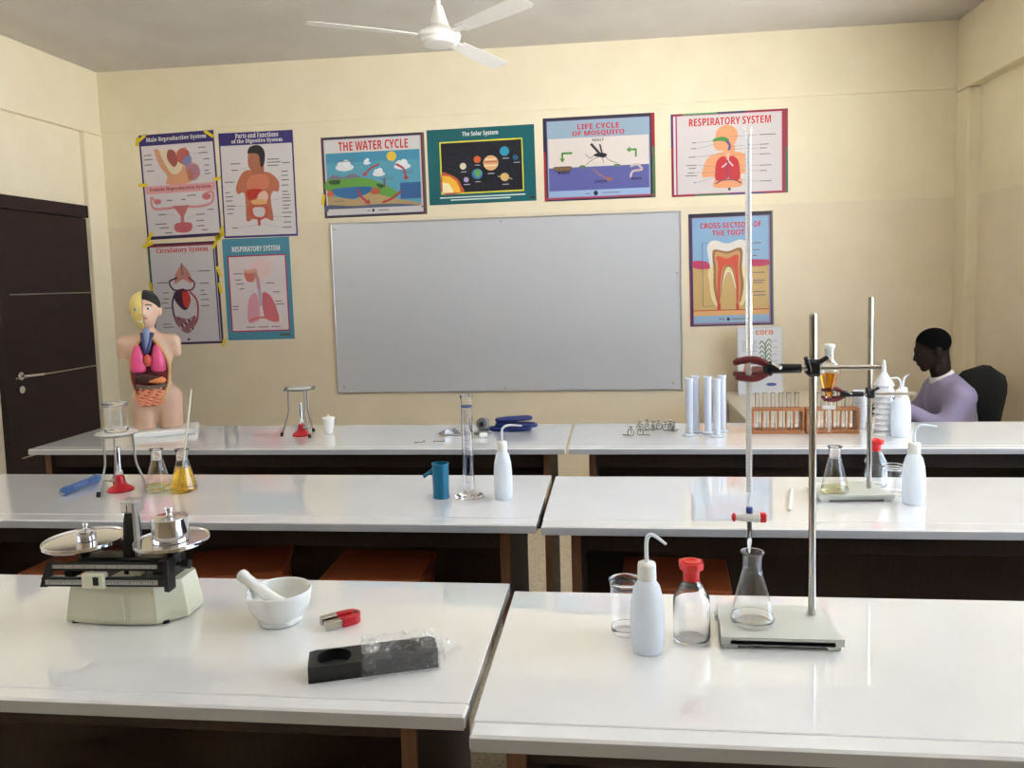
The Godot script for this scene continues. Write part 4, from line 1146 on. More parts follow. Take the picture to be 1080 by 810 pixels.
func gauze(label: String, x: float, z: float, y: float, s: float, rd: float, square: bool, turn: float) -> void:
	var o := thing("wire_gauze", label, "gauze", Vector3(x, y, z), turn, "wire gauzes on tripods")
	if square:
		var g := mb()
		for i in 15:
			var q := -s / 2 + s * i / 14.0
			g.box(Vector3(q, 0.001, 0), Vector3(0.0012, 0.0012, s))
			g.box(Vector3(0, 0.001, q), Vector3(s, 0.0012, 0.0012))
		part("mesh", g, M.dull_steel, o).set_meta("kind", "stuff")
	else:
		part("mesh", mb().lathe(P([0, 0, s, 0, s, 0.0016, 0, 0.0016]), 32), M.dull_steel, o)
	part("ceramic_disc", mb().lathe(P([0, 0.0016, rd * 0.97, 0.0016, rd, 0.003, rd * 0.97, 0.005, 0, 0.005]), 32), M.porcelain, o)

# ------------------------------------------------------------------ nearest row
func row_one() -> void:
	balance()
	# mortar and pestle
	var mo := thing("mortar", "white porcelain mortar with a pouring lip beside the balance", "mortar", Vector3(-0.648, TOP, -1.405))
	mo.scale = Vector3(0.95, 0.86, 0.95)
	var bowl := mb()
	var prof := P([0, 0.004, 0.036, 0.004, 0.04, 0, 0.043, 0.003, 0.042, 0.012, 0.042, 0.012, 0.052, 0.024, 0.06, 0.042, 0.063, 0.062, 0.064, 0.072, 0.062, 0.075, 0.0585, 0.072, 0.056, 0.055, 0.05, 0.036, 0.036, 0.018, 0.018, 0.011, 0, 0.01])
	bowl.lathe(prof, 48)
	for i in bowl.v.size():
		var q: Vector3 = bowl.v[i]
		if q.y > 0.05:
			var a := wrapf(atan2(q.z, q.x) - deg_to_rad(128), -PI, PI)
			var k := exp(-a * a / 0.03) * (q.y - 0.05) / 0.025
			bowl.v[i] = q + Vector3(q.x, 0, q.z).normalized() * 0.01 * k - Vector3(0, 0.004 * k, 0)
	part("bowl", bowl, M.porcelain, mo)
	var pe := mb()
	var pd := (Vector3(-0.712, 0.955, -1.412) - Vector3(-0.632, 0.902, -1.40)).normalized()
	var pxf := Transform3D(Basis(Quaternion(Vector3.UP, pd)), Vector3(-0.634, 0.9045, -1.40))
	pe.lathe(P([0, -0.004, 0.01, -0.002, 0.015, 0.006, 0.0155, 0.014, 0.0125, 0.03, 0.0105, 0.06, 0.0105, 0.095, 0.012, 0.108, 0.011, 0.115, 0.006, 0.119, 0, 0.12]), 24, pxf)
	solo("pestle", pe, M.porcelain, "white porcelain pestle leaning in the mortar", "pestle")
	# horseshoe magnet
	var mg := thing("horseshoe_magnet", "small red horseshoe magnet with bare silver ends lying on the bench", "magnet", Vector3(-0.522, TOP, -1.402), 38)
	var out := PackedVector2Array()
	var xm := Transform3D(Basis(Vector3.RIGHT, -PI / 2), Vector3.ZERO)
	for i in 13:
		var a := -PI / 2 + PI * i / 12.0
		out.append(Vector2(0.012 + cos(a) * 0.021, sin(a) * 0.021))
	out.append(Vector2(-0.008, 0.021)); out.append(Vector2(-0.008, 0.006))
	for i in 9:
		var a := PI / 2 - PI * i / 8.0
		out.append(Vector2(0.012 + cos(a) * 0.006, sin(a) * 0.006))
	out.append(Vector2(-0.008, -0.006)); out.append(Vector2(-0.008, -0.021))
	part("bend", mb().prism(out, 0.0, 0.016, xm), M.red_paint, mg, "red painted bend of the magnet")
	for sy in [-1, 1]:
		part("pole", mb().box(Vector3(-0.024, 0.008, sy * 0.0135), Vector3(0.032, 0.0155, 0.015), 0.0015), M.steel, mg, "bare silver pole")
	part("hole", mb().lathe(P([0, 0.0155, 0.005, 0.0155, 0.005, 0.0164, 0, 0.0164]), 14, Transform3D(Basis(), Vector3(0.024, 0, 0))), M.black_plastic, mg)
	# black block with round wells, partly wrapped in film
	var bk := thing("black_block", "long black block with a round well, half wrapped in crumpled clear film", "block", Vector3(-0.411, TOP, -1.237), 19)
	var ring2 := mb()
	var L := 0.211
	var D := 0.063
	var hh := 0.027
	var wells := [-0.064, 0.05]
	var rw := 0.0285
	# top face with two round wells: strips of quads around each well
	var pts := PackedVector3Array()
	ring2.box(Vector3(0, 0.004, 0), Vector3(L, 0.008, D), 0.001)
	var sides := mb()
	var segs := 32
	for wx in wells:
		var x0: float = -L / 2 if wx < 0 else 0.0
		var x1: float = 0.0 if wx < 0 else L / 2
		var tp := PackedVector3Array()
		var tr := PackedInt32Array()
		for i in segs:
			var a := TAU * i / segs
			var dx := cos(a)
			var dz := sin(a)
			var tx: float = ((x1 - wx) / dx if dx > 0 else (x0 - wx) / dx) if absf(dx) > 1e-5 else 1e9
			var tz: float = D / 2 / absf(dz) if absf(dz) > 1e-5 else 1e9
			var t := minf(tx, tz)
			var o1 := Vector3(wx + dx * t, hh, dz * t)
			tp.append_array([o1 - Vector3(0, hh - 0.001, 0), o1, Vector3(wx + dx * rw, hh, dz * rw), Vector3(wx + dx * rw, 0.006, dz * rw)])
		for i in segs:
			var j := (i + 1) % segs
			for k in 3: tr.append_array([i * 4 + k, j * 4 + k, j * 4 + k + 1, i * 4 + k, j * 4 + k + 1, i * 4 + k + 1])
			tr.append_array([i * 4 + 3, j * 4 + 3, j * 4, i * 4 + 3, j * 4, i * 4])
		sides.put(tp, tr, false)
	ring2.v.append_array(sides.v); ring2.n.append_array(sides.n)
	var bse := ring2.v.size() - sides.v.size()
	for q in sides.ix: ring2.ix.append(q + bse)
	part("body", ring2, M.black_plastic, bk)
	var nf := FastNoiseLite.new()
	nf.seed = 4; nf.frequency = 42.0; nf.fractal_octaves = 2
	var rings := []
	for i in 36:
		var t := i / 35.0
		var xx := lerpf(-0.018, 0.116, t)
		var ends := 1.0 if t > 0.12 and t < 0.92 else (0.55 if t >= 0.92 else 1.12)
		var rg := PackedVector3Array()
		for s in 52:
			var a := TAU * s / 52
			var c := cos(a)
			var sn := sin(a)
			var k := 1.0 / maxf(absf(c), absf(sn))
			var pnt := Vector3(xx, hh / 2 + sn * k * (hh / 2 + 0.002) * ends, c * k * (D / 2 + 0.002) * ends)
			var nz := nf.get_noise_3dv(pnt * 1.0) * 0.5 + 0.5
			pnt += Vector3(nf.get_noise_3d(pnt.y * 1.3, xx * 2.0, pnt.z) * 0.006, maxf(sn * k, 0.0) * nz * 0.013, c * k * nz * 0.009)
			pnt += Vector3(rng.randf_range(-1, 1) * 0.0022, rng.randf() * 0.0045 * maxf(sn * k, 0.0), c * k * rng.randf() * 0.004)
			pnt.y = maxf(pnt.y, 0.0004)
			rg.append(pnt)
		rings.append(rg)
	part("plastic_film", mb().loft(rings, false), M.film, bk, "crumpled clear plastic film")
	var tail := []
	for i in 9:
		var t := i / 8.0
		var rg := PackedVector3Array()
		for s in 14:
			var a := TAU * s / 14
			var q := Vector3(lerpf(0.108, 0.15, t), 0.016 + 0.006 * sin(t * 4.0) + sin(a) * (0.012 * (1 - t) + 0.0015), cos(a) * (0.02 * (1 - t * 0.7)) - 0.012 * t)
			q += Vector3(0, nf.get_noise_3dv(q * 1.7) * 0.006, nf.get_noise_3dv(q * 1.3) * 0.006)
			q.y = maxf(q.y, 0.0004)
			rg.append(q)
		tail.append(rg)
	part("film_tail", mb().loft(tail, false), M.film, bk)
	var peak := []
	for i in 7:
		var t := i / 6.0
		var rg := PackedVector3Array()
		for s in 12:
			var a := TAU * s / 12
			var q := Vector3(-0.002 + cos(a) * 0.014 * (1.05 - t), hh + 0.004 + 0.022 * t, sin(a) * 0.018 * (1.05 - t) - 0.004)
			q += Vector3(nf.get_noise_3dv(q * 1.7), 0, nf.get_noise_3dv(q * 1.3)) * 0.008
			rg.append(q)
		peak.append(rg)
	part("film_peak", mb().loft(peak, false), M.film, bk)
	# right hand bench
	beaker("empty glass beaker behind the wash bottle on the burette bench", 0.012, -1.392, 0.099, 0.0275)
	wash_bottle("white wash bottle in front of the beaker on the burette bench", 0.048, -1.325, 0.133, 0.0295, [0, 0.055, 0, 0.003, 0.068, 0.001, 0.012, 0.071, 0.003, 0.033, 0.057, 0.008])
	reagent_bottle("empty glass reagent bottle with red stopper beside the burette stand", 0.127, -1.372)
	conical_flask("empty conical flask under the burette tip on the stand's base plate", 0.236, -1.398, 0.13, 0.0385, 0.0, null, TOP + 0.0215)
	retort_stand("tall retort stand holding the burette on the nearest bench", Vector3(0.276, TOP, -1.407), 0.196, 0.14, Vector2(0.072, -0.03), 0.57)
	clamp_("red-jawed clamp gripping the burette", Vector3(0.348, TOP + 0.474, -1.437), -0.135, 0.112)
	# burette
	var bu := thing("burette", "long graduated glass burette with a red stopcock held upright in the clamp", "burette", Vector3(0.236, 1.019, -1.426))
	var br := 0.0054
	part("tube", mb().lathe(P([0, 0.075, 0.0025, 0.075, 0.0045, 0.09, br, 0.105, br, 0.742, br * 1.35, 0.752, br * 1.5, 0.756, br * 1.1, 0.756, br - 0.0012, 0.74, br - 0.0012, 0.107, 0.0015, 0.09, 0, 0.09]), 18), M.thin_glass, bu)
	part("white_backing", mb().box(Vector3(0, 0.425, -br - 0.0004), Vector3(0.0096, 0.63, 0.0008)), M.ink_white, bu, "milk-white stripe fused along the back")
	var gm := mb()
	for i in 101:
		var wd := 0.005 if i % 10 == 0 else 0.0024
		gm.box(Vector3(-0.001, 0.125 + i * 0.006, br + 0.0002), Vector3(wd, 0.0006, 0.0005))
	part("graduations", gm, M.ink_pale, bu).set_meta("kind", "stuff")
	var tap := part("stopcock", mb().tube([Vector3(-0.024, 0.066, 0), Vector3(-0.01, 0.066, 0), Vector3(0.012, 0.066, 0), Vector3(0.018, 0.066, 0)], [0.005, 0.0075, 0.0085, 0.0085], 16), M.white_gloss, bu, "white stopcock barrel")
	part("tap_handle", mb().box(Vector3(0.0235, 0.066, 0), Vector3(0.012, 0.017, 0.012), 0.002), M.red_plastic, tap, "red square tap handle")
	part("lock_nut", mb().lathe(P([0, 0, 0.005, 0, 0.009, 0.003, 0.005, 0.007, 0, 0.007]), 12, Transform3D(Basis(Vector3(0, 0, 1), PI / 2), Vector3(-0.024, 0.066, 0))), M.red_plastic, tap)
	part("collar", mb().lathe(P([0, 0.074, 0.006, 0.074, 0.006, 0.084, 0.004, 0.085, 0, 0.085]), 14), M.ink_blue, bu)
	part("jet", mb().lathe(P([0, 0, 0.0012, 0, 0.0042, 0.02, 0.0046, 0.03, 0.0046, 0.062, 0, 0.062]), 14), M.clear_glass, bu)

func balance() -> void:
	var o := thing("two_pan_balance", "cream and black two-pan beam balance with a graduated sliding weight", "balance", Vector3(-0.955, TOP, -1.425), 2)
	o.scale = Vector3(0.91, 1, 0.95)
	var bp := [Vector2(-0.128, 0.05), Vector2(-0.05, 0.062), Vector2(0.025, 0.066), Vector2(0.08, 0.06), Vector2(0.126, 0.02), Vector2(0.126, -0.045), Vector2(0.09, -0.075), Vector2(-0.105, -0.075), Vector2(-0.134, -0.05), Vector2(-0.134, 0.03)]
	var base := mb()
	var lv := [[0.003, 1.0], [0.012, 1.0], [0.06, 0.935], [0.077, 0.905]]
	for i in 3:
		var pts := PackedVector3Array()
		var tr := PackedInt32Array()
		for l in [lv[i], lv[i + 1]]:
			for q in bp: pts.append(Vector3(q.x * l[1], l[0], q.y * l[1]))
		var m := bp.size()
		for s in m:
			var t := (s + 1) % m
			tr.append_array([s, m + s, m + t, s, m + t, t])
		for s in range(1, m - 1): tr.append_array([0, s, s + 1, m, m + s + 1, m + s])
		base.put(pts, tr, false)
	var hs := part("housing", base, M.scale_cream, o, "cream cast housing with bevelled sides")
	part("centre_rib", mb().prism(PackedVector2Array([Vector2(-0.042, 0.002), Vector2(0.014, 0.002), Vector2(0.008, 0.0795), Vector2(-0.036, 0.0795)]), -0.02, 0.0685, Transform3D(Basis(Vector3.RIGHT, deg_to_rad(-4)), Vector3(0, 0.004, 0.0))), M.scale_cream, hs)
	part("top_cover", mb().box(Vector3(-0.006, 0.078, -0.01), Vector3(0.2, 0.006, 0.1), 0.002), M.black_plastic, hs)
	for q in [[-0.11, 0.045], [0.09, 0.045], [-0.1, -0.06], [0.1, -0.055]]:
		part("foot", mb().lathe(P([0, 0, 0.008, 0, 0.008, 0.006, 0, 0.006]), 12, Transform3D(Basis(), Vector3(q[0], 0, q[1]))), M.rubber, o)
	# moving beam assembly
	var bm := mb()
	bm.box(Vector3(-0.01, 0.122, 0.075), Vector3(0.262, 0.016, 0.008), 0.001)
	bm.box(Vector3(-0.018, 0.093, 0.078), Vector3(0.272, 0.018, 0.008), 0.001)
	bm.prism(PackedVector2Array([Vector2(-0.158, 0.083), Vector2(-0.142, 0.083), Vector2(-0.128, 0.13), Vector2(-0.14, 0.131)]), 0.07, 0.082)
	bm.box(Vector3(0.119, 0.105, 0.07), Vector3(0.013, 0.062, 0.026), 0.002)
	bm.box(Vector3(-0.005, 0.11, 0.0), Vector3(0.22, 0.02, 0.05), 0.003)
	bm.box(Vector3(-0.1, 0.105, 0.035), Vector3(0.024, 0.014, 0.07), 0.002)
	bm.box(Vector3(0.09, 0.11, 0.035), Vector3(0.024, 0.02, 0.06), 0.002)
	part("beam", bm, M.black_metal, o, "black twin beam frame")
	var sc := mb()
	sc.box(Vector3(-0.018, 0.1225, 0.0795), Vector3(0.235, 0.007, 0.0012))
	sc.box(Vector3(-0.022, 0.093, 0.0825), Vector3(0.245, 0.009, 0.0012))
	var sp := part("scale_strip", sc, M.aluminium, o, "silver graduated strip")
	var tk := mb()
	for i in 46:
		tk.box(Vector3(-0.135 + i * 0.005, 0.0935 + (0.0015 if i % 5 else 0.0), 0.0834), Vector3(0.0009, 0.003 if i % 5 else 0.006, 0.0006))
		if i % 5 == 0: tk.box(Vector3(-0.13 + i * 0.0048, 0.1225, 0.0804), Vector3(0.0008, 0.0045, 0.0006))
	part("graduations", tk, M.ink_dark, sp).set_meta("kind", "stuff")
	var sl := part("sliding_weight", mb().box(Vector3(-0.038, 0.096, 0.079), Vector3(0.05, 0.03, 0.018), 0.003), M.scale_cream, o, "cream sliding weight")
	part("pointer_window", mb().box(Vector3(-0.03, 0.097, 0.0885), Vector3(0.012, 0.016, 0.001)), M.black_plastic, sl)
	part("rear_slider", mb().box(Vector3(0.042, 0.106, 0.058), Vector3(0.026, 0.012, 0.02), 0.002), M.scale_cream, o)
	part("adjusting_knob", mb().tube([Vector3(0.126, 0.118, 0.05), Vector3(0.136, 0.118, 0.05), Vector3(0.138, 0.118, 0.05), Vector3(0.154, 0.118, 0.05)], [0.004, 0.004, 0.009, 0.009], 14), M.black_plastic, o)
	# pillar with the pointer scale
	part("pillar", mb().loft([_rect(0.0, 0.08, 0.0, 0.036, 0.034), _rect(0.0, 0.14, 0.0, 0.034, 0.032), _rect(0.0, 0.19, 0.0, 0.027, 0.026), _rect(0.0, 0.206, 0.0, 0.022, 0.022)]), M.black_plastic, o)
	part("pillar_side", mb().prism(PackedVector2Array([Vector2(0.015, 0.09), Vector2(0.023, 0.088), Vector2(0.019, 0.228), Vector2(0.013, 0.228)]), 0.006, 0.018), M.aluminium, o, "silver side plate of the pillar")
	var hd := part("indicator_head", mb().box(Vector3(0.002, 0.219, 0), Vector3(0.038, 0.026, 0.03), 0.004), M.aluminium, o)
	part("indicator_window", mb().box(Vector3(0.0, 0.218, 0.0155), Vector3(0.026, 0.016, 0.001)), M.ink_white, hd)
	part("needle", mb().box(Vector3(0.001, 0.216, 0.0165), Vector3(0.0016, 0.014, 0.0008)), M.ink_dark, hd)
	for q in [[-0.104, 0.0815], [0.094, 0.076]]:
		var r: float = q[1]
		part("pan_support", mb().lathe(P([0, 0.11, 0.016, 0.11, 0.012, 0.12, 0.012, 0.14, 0.03, 0.1465, 0, 0.1465]), 18, Transform3D(Basis(), Vector3(q[0], 0, 0.01))), M.black_metal, o)
		part("pan", mb().lathe(P([0, 0.1465, r * 0.95, 0.1465, r, 0.149, r, 0.149, r, 0.1555, r * 0.985, 0.1565, r * 0.97, 0.1545, r * 0.96, 0.1525, 0, 0.1525]), 48, Transform3D(Basis(), Vector3(q[0], 0, 0.01))), M.chrome, o, "polished round steel pan")
	var yt := TOP + 0.1525
	solo("knobbed_weight", mb().lathe(P([0, 0, 0.0175, 0, 0.018, 0.002, 0.018, 0.019, 0.017, 0.0205, 0.007, 0.022, 0.004, 0.024, 0.0035, 0.027, 0.0055, 0.03, 0.0045, 0.034, 0, 0.035]), 28), M.chrome, "small polished steel knobbed weight on the balance's left pan", "weight", Vector3(-1.045, yt, -1.412), 0, "weights on the balance pans")
	solo("knobbed_weight", mb().lathe(P([0, 0, 0.0335, 0, 0.034, 0.002, 0.034, 0.046, 0.0325, 0.048, 0.01, 0.049, 0.006, 0.052, 0.005, 0.056, 0.0085, 0.061, 0.0075, 0.067, 0, 0.069]), 36), M.chrome, "large polished steel knobbed weight on the balance", "weight", Vector3(-0.869, yt, -1.415), 0, "weights on the balance pans")

func _rect(x: float, y: float, z: float, w: float, d: float) -> PackedVector3Array:
	var o := PackedVector3Array()
	for i in 20:
		var a := TAU * i / 20
		var c := cos(a)
		var s := sin(a)
		o.append(Vector3(x + signf(c) * pow(absf(c), 0.4) * w / 2, y, z + signf(s) * pow(absf(s), 0.4) * d / 2))
	return o

# ------------------------------------------------------------------ middle row
func row_two() -> void:
	# blue spring balance
	var sb := thing("spring_balance", "short blue transparent tube spring balance lying by the tripod", "spring balance", Vector3(-1.743, TOP, -2.35), 2)
	part("tube", mb().lathe(P([0.0095, -0.075, 0.0125, -0.075, 0.0125, 0.075, 0.0095, 0.075, 0.0095, -0.075]), 18, Transform3D(Basis(Vector3.RIGHT, PI / 2), Vector3(0, 0.0145, 0))), M.blue_clear, sb)
	for z in [-0.078, 0.078]:
		part("end_cap", mb().lathe(P([0, -0.012, 0.0125, -0.012, 0.0145, -0.009, 0.0145, 0.009, 0.0125, 0.012, 0, 0.012]), 18, Transform3D(Basis(Vector3.RIGHT, PI / 2), Vector3(0, 0.0145, z))), M.blue_clear, sb)
	part("core", mb().tube([Vector3(0, 0.0145, -0.03), Vector3(0, 0.0145, 0.035)], 0.006, 10), M.ink_white, sb)
	part("hook", mb().tube(bend([Vector3(0, 0.0145, 0.09), Vector3(0, 0.014, 0.1), Vector3(0.006, 0.012, 0.106), Vector3(0.01, 0.01, 0.1)], 4), 0.0016, 6), M.steel, sb)
	tripod("tripod stand holding the glass beaker over a burner", -1.594, -2.333, 15, 0.183, 0.048)
	gauze("round pale gauze disc under the glass beaker", -1.594, -2.333, TOP + 0.1866, 0.066, 0.064, false, 0)
	beaker("glass beaker standing on the tripod's gauze", -1.594, -2.333, 0.095, 0.036, TOP + 0.1916)
	bunsen("bunsen burner under the tripod with the beaker", -1.594, -2.333, 190)
	conical_flask("clear conical flask with a little colourless liquid beside the amber one", -1.464, -2.335, 0.136, 0.04, 0.018, M.straw_liquid)
	conical_flask("conical flask half full of amber yellow liquid", -1.374, -2.328, 0.136, 0.0405, 0.078, M.amber_liquid)
	solo("glass_pipette", mb().tube([Vector3(-1.386, TOP + 0.012, -2.332), Vector3(-1.37, 1.01, -2.338), Vector3(-1.352, 1.13, -2.345), Vector3(-1.343, 1.2, -2.35), Vector3(-1.342, 1.206, -2.3505)], [0.002, 0.0036, 0.004, 0.0034, 0.002], 12), M.pale_tube, "pale dropping pipette leaning in the amber flask", "pipette")
	# overflow can
	var ca := thing("overflow_can", "blue metal overflow can with a downward spout", "can", Vector3(-0.524, TOP, -2.272))
	part("body", mb().lathe(P([0, 0.003, 0.024, 0.003, 0.0255, 0, 0.0262, 0.002, 0.0255, 0.005, 0.0245, 0.007, 0.0245, 0.1, 0.0258, 0.102, 0.0258, 0.105, 0.0235, 0.105, 0.0235, 0.008, 0, 0.006]), 32), M.blue_can, ca)
	part("spout", mb().tube([Vector3(-0.022, 0.085, 0.004), Vector3(-0.05, 0.065, 0.008)], 0.0055, 12), M.blue_can, ca)
	# glass measuring cylinder
	var cy := thing("measuring_cylinder", "tall glass measuring cylinder with blue markings on a wide foot", "cylinder", Vector3(-0.44, TOP, -2.278))
	part("foot", mb().lathe(P([0, 0.002, 0.03, 0, 0.042, 0.001, 0.0435, 0.004, 0.04, 0.008, 0.022, 0.013, 0.016, 0.018, 0.0165, 0.022, 0, 0.022]), 36), M.clear_glass, cy)
	part("tube", mb().lathe(P([0.0152, 0.02, 0.0168, 0.02, 0.0168, 0.295, 0.0195, 0.306, 0.0185, 0.307, 0.0152, 0.296, 0.0152, 0.02]), 28), M.clear_glass, cy)
	var gm := mb()
	for i in 44:
		gm.box(Vector3(-0.003 if i % 5 else 0.0, 0.05 + i * 0.005, 0.0171), Vector3(0.006 if i % 5 else 0.013, 0.0012, 0.0006))
	gm.lathe(P([0.0169, 0.272, 0.0174, 0.272, 0.0174, 0.277, 0.0169, 0.277, 0.0169, 0.272]), 28)
	part("graduations", gm, M.ink_blue, cy, "blue printed scale").set_meta("kind", "stuff")
	wash_bottle("white wash bottle beside the glass measuring cylinder", -0.334, -2.263, 0.15, 0.0275, [0, 0.05, 0, 0.004, 0.062, 0, 0.022, 0.07, 0.001, 0.06, 0.068, 0.003])
	# right bench
	retort_stand("slimmer retort stand holding the separating funnel", Vector3(0.66, TOP, -2.315), 0.196, 0.14, Vector2(0.058, 0.0), 0.57, 3)
	clamp_("red-jawed clamp gripping the separating funnel", Vector3(0.718, TOP + 0.296, -2.318), -0.13, 0.12, 0.9)
	var sf := thing("separating_funnel", "conical separating funnel of brown liquid held in the clamp", "funnel", Vector3(0.603, 1.068, -2.307))
	part("body", mb().lathe(P([0.003, 0.0, 0.0045, 0.0, 0.0045, 0.095, 0.008, 0.1, 0.012, 0.115, 0.0265, 0.168, 0.0285, 0.178, 0.026, 0.19, 0.018, 0.2, 0.0125, 0.205, 0.0115, 0.212, 0.0115, 0.235, 0.0135, 0.238, 0.011, 0.238, 0.01, 0.212, 0.017, 0.198, 0.0245, 0.189, 0.027, 0.178, 0.025, 0.168, 0.0105, 0.116, 0.003, 0.1, 0.003, 0.0]), 28), M.clear_glass, sf)
	part("liquid", mb().lathe(P([0, 0.1, 0.0035, 0.1, 0.0112, 0.116, 0.0257, 0.168, 0.0262, 0.17, 0.0262, 0.17, 0, 0.17]), 24), M.brown_liquid, sf)
	part("stopper", mb().lathe(P([0, 0.222, 0.0095, 0.222, 0.0105, 0.238, 0.0145, 0.24, 0.016, 0.248, 0.012, 0.252, 0.009, 0.25, 0, 0.25]), 20), M.cap_plastic, sf, "white stopper")
	part("stopcock", mb().tube([Vector3(-0.018, 0.07, 0), Vector3(0.018, 0.07, 0)], 0.006, 12), M.white_gloss, sf)
	conical_flask("conical flask with pale straw liquid on the slimmer stand's base", 0.612, -2.275, 0.132, 0.0375, 0.012, M.straw_liquid, TOP + 0.0215)
	reagent_bottle("glass reagent bottle with red stopper behind the separating funnel stand", 0.768, -2.42)
	beaker("small glass beaker beside the separating funnel stand", 0.79, -2.33, 0.085, 0.03)
	wash_bottle("white wash bottle beside the small beaker and separating funnel stand", 0.812, -2.24, 0.147, 0.0305, [0, 0.048, 0, 0.004, 0.062, 0, 0.02, 0.072, 0.001, 0.058, 0.068, 0.004])
	solo("glass_rod", mb().tube([Vector3(0.462, TOP + 0.0052, -2.15), Vector3(0.464, TOP + 0.0052, -2.16), Vector3(0.51, TOP + 0.0052, -2.35), Vector3(0.512, TOP + 0.0052, -2.36)], [0.0035, 0.0052, 0.0052, 0.0035], 12), M.cap_plastic, "pale stirring rod lying alone on the separating funnel bench", "rod")

# ------------------------------------------------------------------ far row
func row_three() -> void:
	torso()
	tripod("bare tripod stand with square gauze, beside the crucible", -1.352, -3.235, 75, 0.2, 0.048)
	gauze("square wire gauze with pale centre on the bare tripod", -1.352, -3.235, TOP + 0.2036, 0.13, 0.05, true, 20)
	bunsen("bunsen burner under the bare tripod with square gauze", -1.352, -3.235, -15)
	var cr := thing("crucible", "small white porcelain crucible with its lid on", "crucible", Vector3(-1.243, TOP, -3.27))
	part("cup", mb().lathe(P([0, 0, 0.015, 0, 0.017, 0.004, 0.022, 0.03, 0.0255, 0.06, 0.0255, 0.066, 0.0235, 0.066, 0.0235, 0.06, 0, 0.02]), 28), M.porcelain, cr)
	part("lid", mb().lathe(P([0, 0.0665, 0.028, 0.0665, 0.0285, 0.069, 0.026, 0.071, 0.012, 0.074, 0.004, 0.076, 0.0045, 0.081, 0.003, 0.083, 0, 0.083]), 28), M.cap_plastic, cr)
	# leads, pulley and tubing
	var ld := thing("connecting_lead", "coiled grey wire lead with clips beside the bench pulley", "wire", Vector3(-0.69, TOP, -3.235))
	var lp := []
	for i in 33:
		var a := TAU * i / 16.0
		lp.append(Vector3(cos(a) * (0.05 + 0.004 * sin(i * 1.7)) , 0.004 + 0.003 * (i / 16.0) + 0.001 * sin(i * 2.0), sin(a) * (0.045 + 0.004 * cos(i))))
	part("wire", mb().tube(lp, 0.003, 6), M.dull_steel, ld)
	for q in [[-0.01, 0.02, 40.0], [0.022, 0.0, -25.0]]:
		part("clip", mb().prism(PackedVector2Array([Vector2(-0.025, 0), Vector2(0.025, 0), Vector2(0.02, 0.012), Vector2(-0.01, 0.03), Vector2(-0.02, 0.022)]), -0.005, 0.005, Transform3D(Basis(Vector3.UP, deg_to_rad(q[2])), Vector3(q[0], 0.0, q[1]))), M.aluminium, ld)
	for q in [[-0.79, -3.075, "short bent wire lying loose, farther from the bench pulley", 10.0], [-0.715, -3.09, "short bent wire lying loose, closer to the bench pulley", -20.0]]:
		solo("wire_hook", mb().tube(bend([Vector3(-0.022, 0.0018, 0.006), Vector3(0, 0.0018, 0.0), Vector3(0.016, 0.0018, -0.006), Vector3(0.02, 0.006, -0.014), Vector3(0.012, 0.0018, -0.018)], 4), 0.0018, 6), M.dull_steel, q[2], "wire", Vector3(q[0], TOP, q[1]), q[3], "short bent wires on the torso bench")
	var pu := thing("bench_pulley", "grey bench pulley with a dark wheel beside the blue tubing", "pulley", Vector3(-0.562, TOP, -3.26), -20)
	part("bracket", mb().box(Vector3(0, 0.03, -0.012), Vector3(0.05, 0.06, 0.012), 0.004).box(Vector3(0.006, 0.006, 0.01), Vector3(0.06, 0.012, 0.06), 0.003), M.grey_plastic, pu)
	part("wheel", mb().lathe(P([0, -0.008, 0.026, -0.008, 0.027, -0.005, 0.022, 0, 0.027, 0.005, 0.026, 0.008, 0.012, 0.009, 0, 0.009]), 24, Transform3D(Basis(Vector3.RIGHT, PI / 2), Vector3(0.002, 0.042, 0.006))), M.grey_plastic, pu)
	part("hub", mb().lathe(P([0, 0, 0.012, 0, 0.01, 0.004, 0, 0.004]), 16, Transform3D(Basis(Vector3.RIGHT, PI / 2), Vector3(0.002, 0.042, 0.0155))), M.black_plastic, pu)
	solo("plug", mb().box(Vector3(0, 0.011, 0), Vector3(0.036, 0.022, 0.024), 0.006), M.white_gloss, "small white plug block in front of the bench pulley", "plug", Vector3(-0.545, TOP, -3.165), 15)
	for q in [[-0.455, -3.33, 8.0, 0.0, 0.088, 0.03, "lowest"], [-0.425, -3.31, -7.0, 0.0185, 0.086, 0.028, "middle"], [-0.44, -3.35, 22.0, 0.037, 0.075, 0.022, "topmost"]]:
		var loop := []
		for i in 40:
			var a := TAU * i / 40
			var c := cos(a)
			var s := sin(a)
			loop.append(Vector3(signf(c) * pow(absf(c), 0.7) * q[4], 0.0092 + 0.0, s * q[5] * (1.0 + 0.15 * c)))
		solo("rubber_tubing", mb().tube(loop, 0.0088, 10, true), M.navy_rubber, q[6] + " loop of dark blue rubber tubing in the pile beside the pulley", "tubing", Vector3(q[0], TOP + q[3], q[1]), q[2], "dark blue tubing loops")
	# little metal clips
	var cl := thing("screw_clip", "small steel screw clip in the jumbled pile of clips", "clip", Vector3(0.1, TOP, -3.31), 0, "jumbled steel clips")
	var sq := []
	for i in 14:
		var a := TAU * i / 14
		sq.append(Vector3(cos(a) * 0.013, 0.0165 + sin(a) * 0.0135, 0))
	part("frame", mb().tube(sq, 0.0028, 6, true), M.dull_steel, cl)
	part("screw", mb().tube([Vector3(0, 0.012, 0), Vector3(0, 0.04, 0)], 0.0026, 8), M.dull_steel, cl)
	part("thumb_wheel", mb().lathe(P([0, 0.038, 0.009, 0.038, 0.009, 0.043, 0, 0.043]), 12), M.dull_steel, cl)
	part("tail", mb().tube([Vector3(0.01, 0.004, 0), Vector3(0.038, 0.0028, 0.008)], 0.0026, 6), M.dull_steel, cl)
